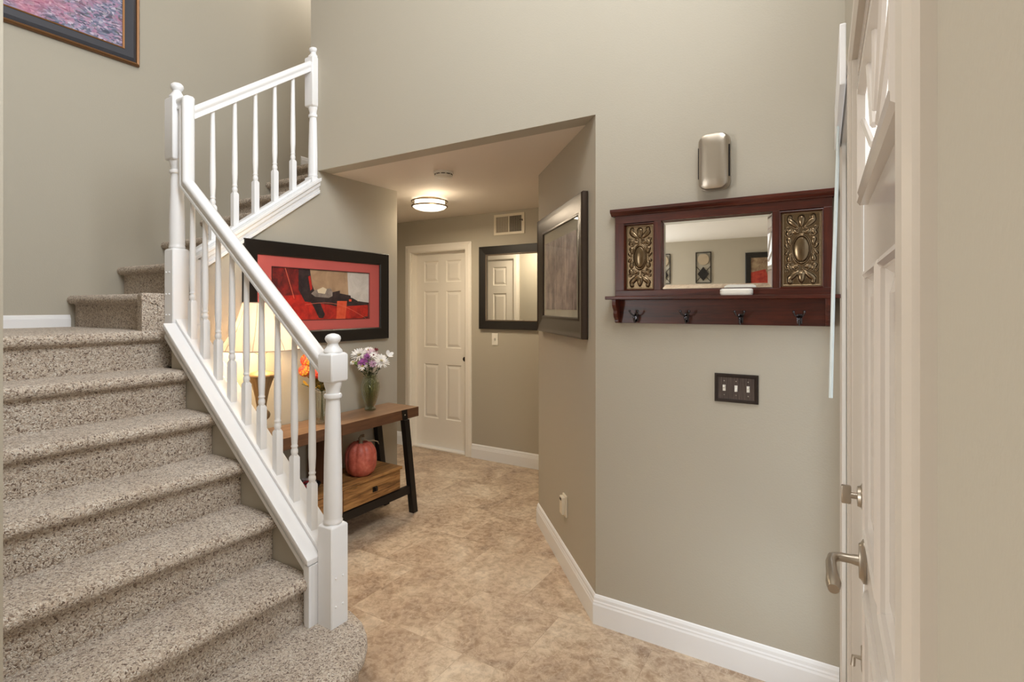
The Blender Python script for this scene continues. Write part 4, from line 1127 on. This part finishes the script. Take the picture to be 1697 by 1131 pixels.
casing(D3, .005+.085, 1.78, 2.09, 0, -1, .085, M_FCASE)
b = BM(); bx(b, .725, .845, -.012, .012, 0, 2.09, .002); bx(b, .815, .840, -.018, -.012, 0, 2.09, .001); bx(b, .73, .755, -.018, -.012, 0, 2.09, .001); obj('mullion', b, M_FCASE, D3)
b = BM(); bx(b, 1.768, 1.779, 0, .14, 0, 2.09); bx(b, .845, 1.779, 0, .14, 2.05, 2.09); bx(b, .84, 1.779, .02, .14, 0, .012); obj('door_jamb', b, M_FDOOR, D3)
b = BM()
lathe(b, [(.001, 0), (.031, 0), (.031, .005), (.026, .009), (.024, .013), (.001, .014)], seg=28)
for v in b.verts: v.co = Vector((v.co.x*.95+S0+.07, .0115-v.co.z, v.co.y*1.6+.925))
tube(b, [(S0+.07, 0, .925), (S0+.07, -.018, .925), (S0+.07, -.040, .925), (S0+.078, -.052, .924), (S0+.10, -.056, .920), (S0+.14, -.054, .915), (S0+.175, -.052, .908), (S0+.195, -.052, .904)], [.013, .010, .010, .011, .011, .012, .015, .011], 12)
obj('lever_handle', b, M_NICKEL, D3, smooth=True)
b = BM()
lathe(b, [(.001, 0), (.031, 0), (.031, .006), (.024, .010), (.022, .016), (.001, .017)], seg=28)
for v in b.verts: v.co = Vector((v.co.x+S0+.07, .0115-v.co.z, v.co.y+1.07))
tube(b, [(S0+.07, -.004, 1.07), (S0+.07, -.018, 1.07)], .007, 10); g = bx(b, S0+.064, S0+.076, -.036, -.016, 1.050, 1.092, .004)
obj('deadbolt_turn', b, M_NICKEL, D3, smooth=True)
b = BM(); bx(b, S0+.030, S0+.055, .004, .012, .665, .715, .002); tube(b, [(S0+.042, .004, .69), (S0+.042, -.010, .69), (S0+.046, -.012, .67)], .005, 8); obj('door_guard', b, M_NICKEL, D3, smooth=True)
b = BM()
for z in (.25, 1.05, 1.85): tube(b, [(1.768, -.004, z-.045), (1.768, -.004, z+.045)], .006, 10)
obj('hinge', b, M_NICKEL, D3, smooth=True)
W1 = bpy.data.objects.new('window_1', None); col.objects.link(W1); W1['kind'] = 'structure'; place(W1)
b = BM(); bx(b, .085, .12, .02, .10, .12, 2.05); bx(b, .69, .725, .02, .10, .12, 2.05); bx(b, .12, .69, .02, .10, .12, .16); bx(b, .12, .69, .02, .10, 2.01, 2.05); obj('window_frame', b, M_TRIM, W1, bev=.002)
b = BM(); bx(b, .12, .69, .055, .060, .16, 2.01); obj('window_pane', b, M_WINGLASS, W1)
W2_ = bpy.data.objects.new('window_2', None); col.objects.link(W2_); W2_['kind'] = 'structure'; place(W2_)
b = BM(); bx(b, .45, .50, .02, .10, 2.75, 4.5); bx(b, 2.10, 2.15, .02, .10, 2.75, 4.5); bx(b, .50, 2.10, .02, .10, 2.75, 2.80); bx(b, .50, 2.10, .02, .10, 4.45, 4.5); bx(b, 1.285, 1.315, .03, .09, 2.80, 4.45); obj('window_frame', b, M_TRIM, W2_)
b = BM(); bx(b, .50, 2.10, .055, .060, 2.80, 4.45); obj('window_pane', b, M_WINGLASS, W2_)
W3 = bpy.data.objects.new('window_3', None); col.objects.link(W3); W3['kind'] = 'structure'
b = BM(); bx(b, -4.7, -4.65, -3.3, -3.2, .6, 2.3); bx(b, -2.95, -2.9, -3.3, -3.2, .6, 2.3); bx(b, -4.65, -2.95, -3.3, -3.2, .6, .65); bx(b, -4.65, -2.95, -3.3, -3.2, 2.25, 2.3); bx(b, -3.82, -3.78, -3.28, -3.22, .65, 2.25); obj('window_frame', b, M_TRIM, W3)
b = BM(); bx(b, -4.65, -2.95, -3.26, -3.255, .65, 2.25); obj('window_pane', b, M_WINGLASS, W3)
# blind valance over the side window and its wand
bl = thing('window_blind', 'white blind over the narrow side window with a long thin hanging wand', 'blind', (.022, YF, 0), RANG)
b = BM(); bx(b, .03, .72, -.034, -.019, 2.08, 2.24, .003); obj('headrail', b, M_TRIM, bl)
b = BM()
for i in range(66):
    z = .53+.0232*i; prism(b, [(.004, z), (.0052, z-.0006), (.0165, z+.0225), (.0153, z+.0232)], 'X', .125, .685)
obj('slats', b, M_TRIM, bl)
b = BM(); bx(b, .125, .685, .003, .018, .505, .527, .002); obj('bottom_rail', b, M_TRIM, bl)
b = BM(); tube(b, [(.345, -.030, 2.08), (.345, -.031, 1.97), (.352, -.042, 1.60), (.356, -.050, 1.205)], [.004, .0055, .0060, .0062], 10); obj('tilt_wand', b, mat('pale_wand', srgb(206, 214, 212), .25), bl, smooth=True)

# ------------------------------------------------------------------ living room wall seen in the coat rack mirror
def metal_art(x, lab):
    a = thing('wall_art', lab, 'wall art', (x, -3.168, 2.05), PI)
    b = BM()
    for x0, x1, z0, z1 in ((-.105, -.095, -.22, .22), (.095, .105, -.22, .22), (-.095, .095, .21, .22), (-.095, .095, -.22, -.21)): bx(b, x0, x1, -.02, 0, z0, z1)
    tube(b, [(-.1, -.01, .02), (.1, -.01, -.20)], .004); tube(b, [(.1, -.01, .02), (-.1, -.01, -.20)], .004)
    obj('metal_frame', b, M_BLACKM, a)
    b = BM(); lathe(b, [(.080, 0), (.080, .012), (.001, .014)], seg=28)
    for v in b.verts: v.co = Vector((v.co.x, -.012-v.co.z, v.co.y+.115))
    obj('stone_disc', b, mat('stone_disc', srgb(176, 160, 136), .7), a)
    b = BM(); prism(b, [(0, .01), (.078, -.09), (0, -.19), (-.078, -.09)], 'Y', -.022, -.010); obj('diamond', b, M_BLACKM, a)
metal_art(-1.63, 'black metal wall art with disc and diamond reflected mid coat rack mirror')
metal_art(-2.20, 'black metal wall art half visible at the left edge of the coat rack mirror')
p4 = thing('framed_picture', 'red roofed village painting reflected at the right of the coat rack mirror', 'picture', (-.75, -3.168, 1.80), PI)
obj('frame', frame_mesh(.66, .86, [(0, 0), (0, .02), (.01, .03), (.07, .02), (.075, 0)]), M_BLACK, p4)
VM = [art_mat('village_sky', srgb(170, 150, 120), srgb(120, 90, 70)), art_mat('village_roof', srgb(150, 40, 30), srgb(190, 70, 50)), art_mat('village_wall', srgb(170, 120, 90), srgb(210, 170, 140)), art_mat('village_dark', srgb(60, 36, 30), srgb(100, 60, 50))]
poly_art('canvas', p4, [(0, [(-.26, -.36), (.26, -.36), (.26, .36), (-.26, .36)]), (2, [(-.26, -.36), (.26, -.36), (.26, .05), (-.26, .1)]), (1, [(-.26, .08), (.05, .02), (.0, .2), (-.22, .24)]), (1, [(.02, .0), (.26, .0), (.26, .16), (.08, .2)]),
    (3, [(-.2, -.36), (-.1, -.36), (-.1, -.1), (-.2, -.1)]), (3, [(.05, -.36), (.12, -.36), (.12, -.14), (.05, -.14)]), (3, [(.17, -.1), (.22, -.1), (.22, -.02), (.17, -.02)])], -.010, VM)
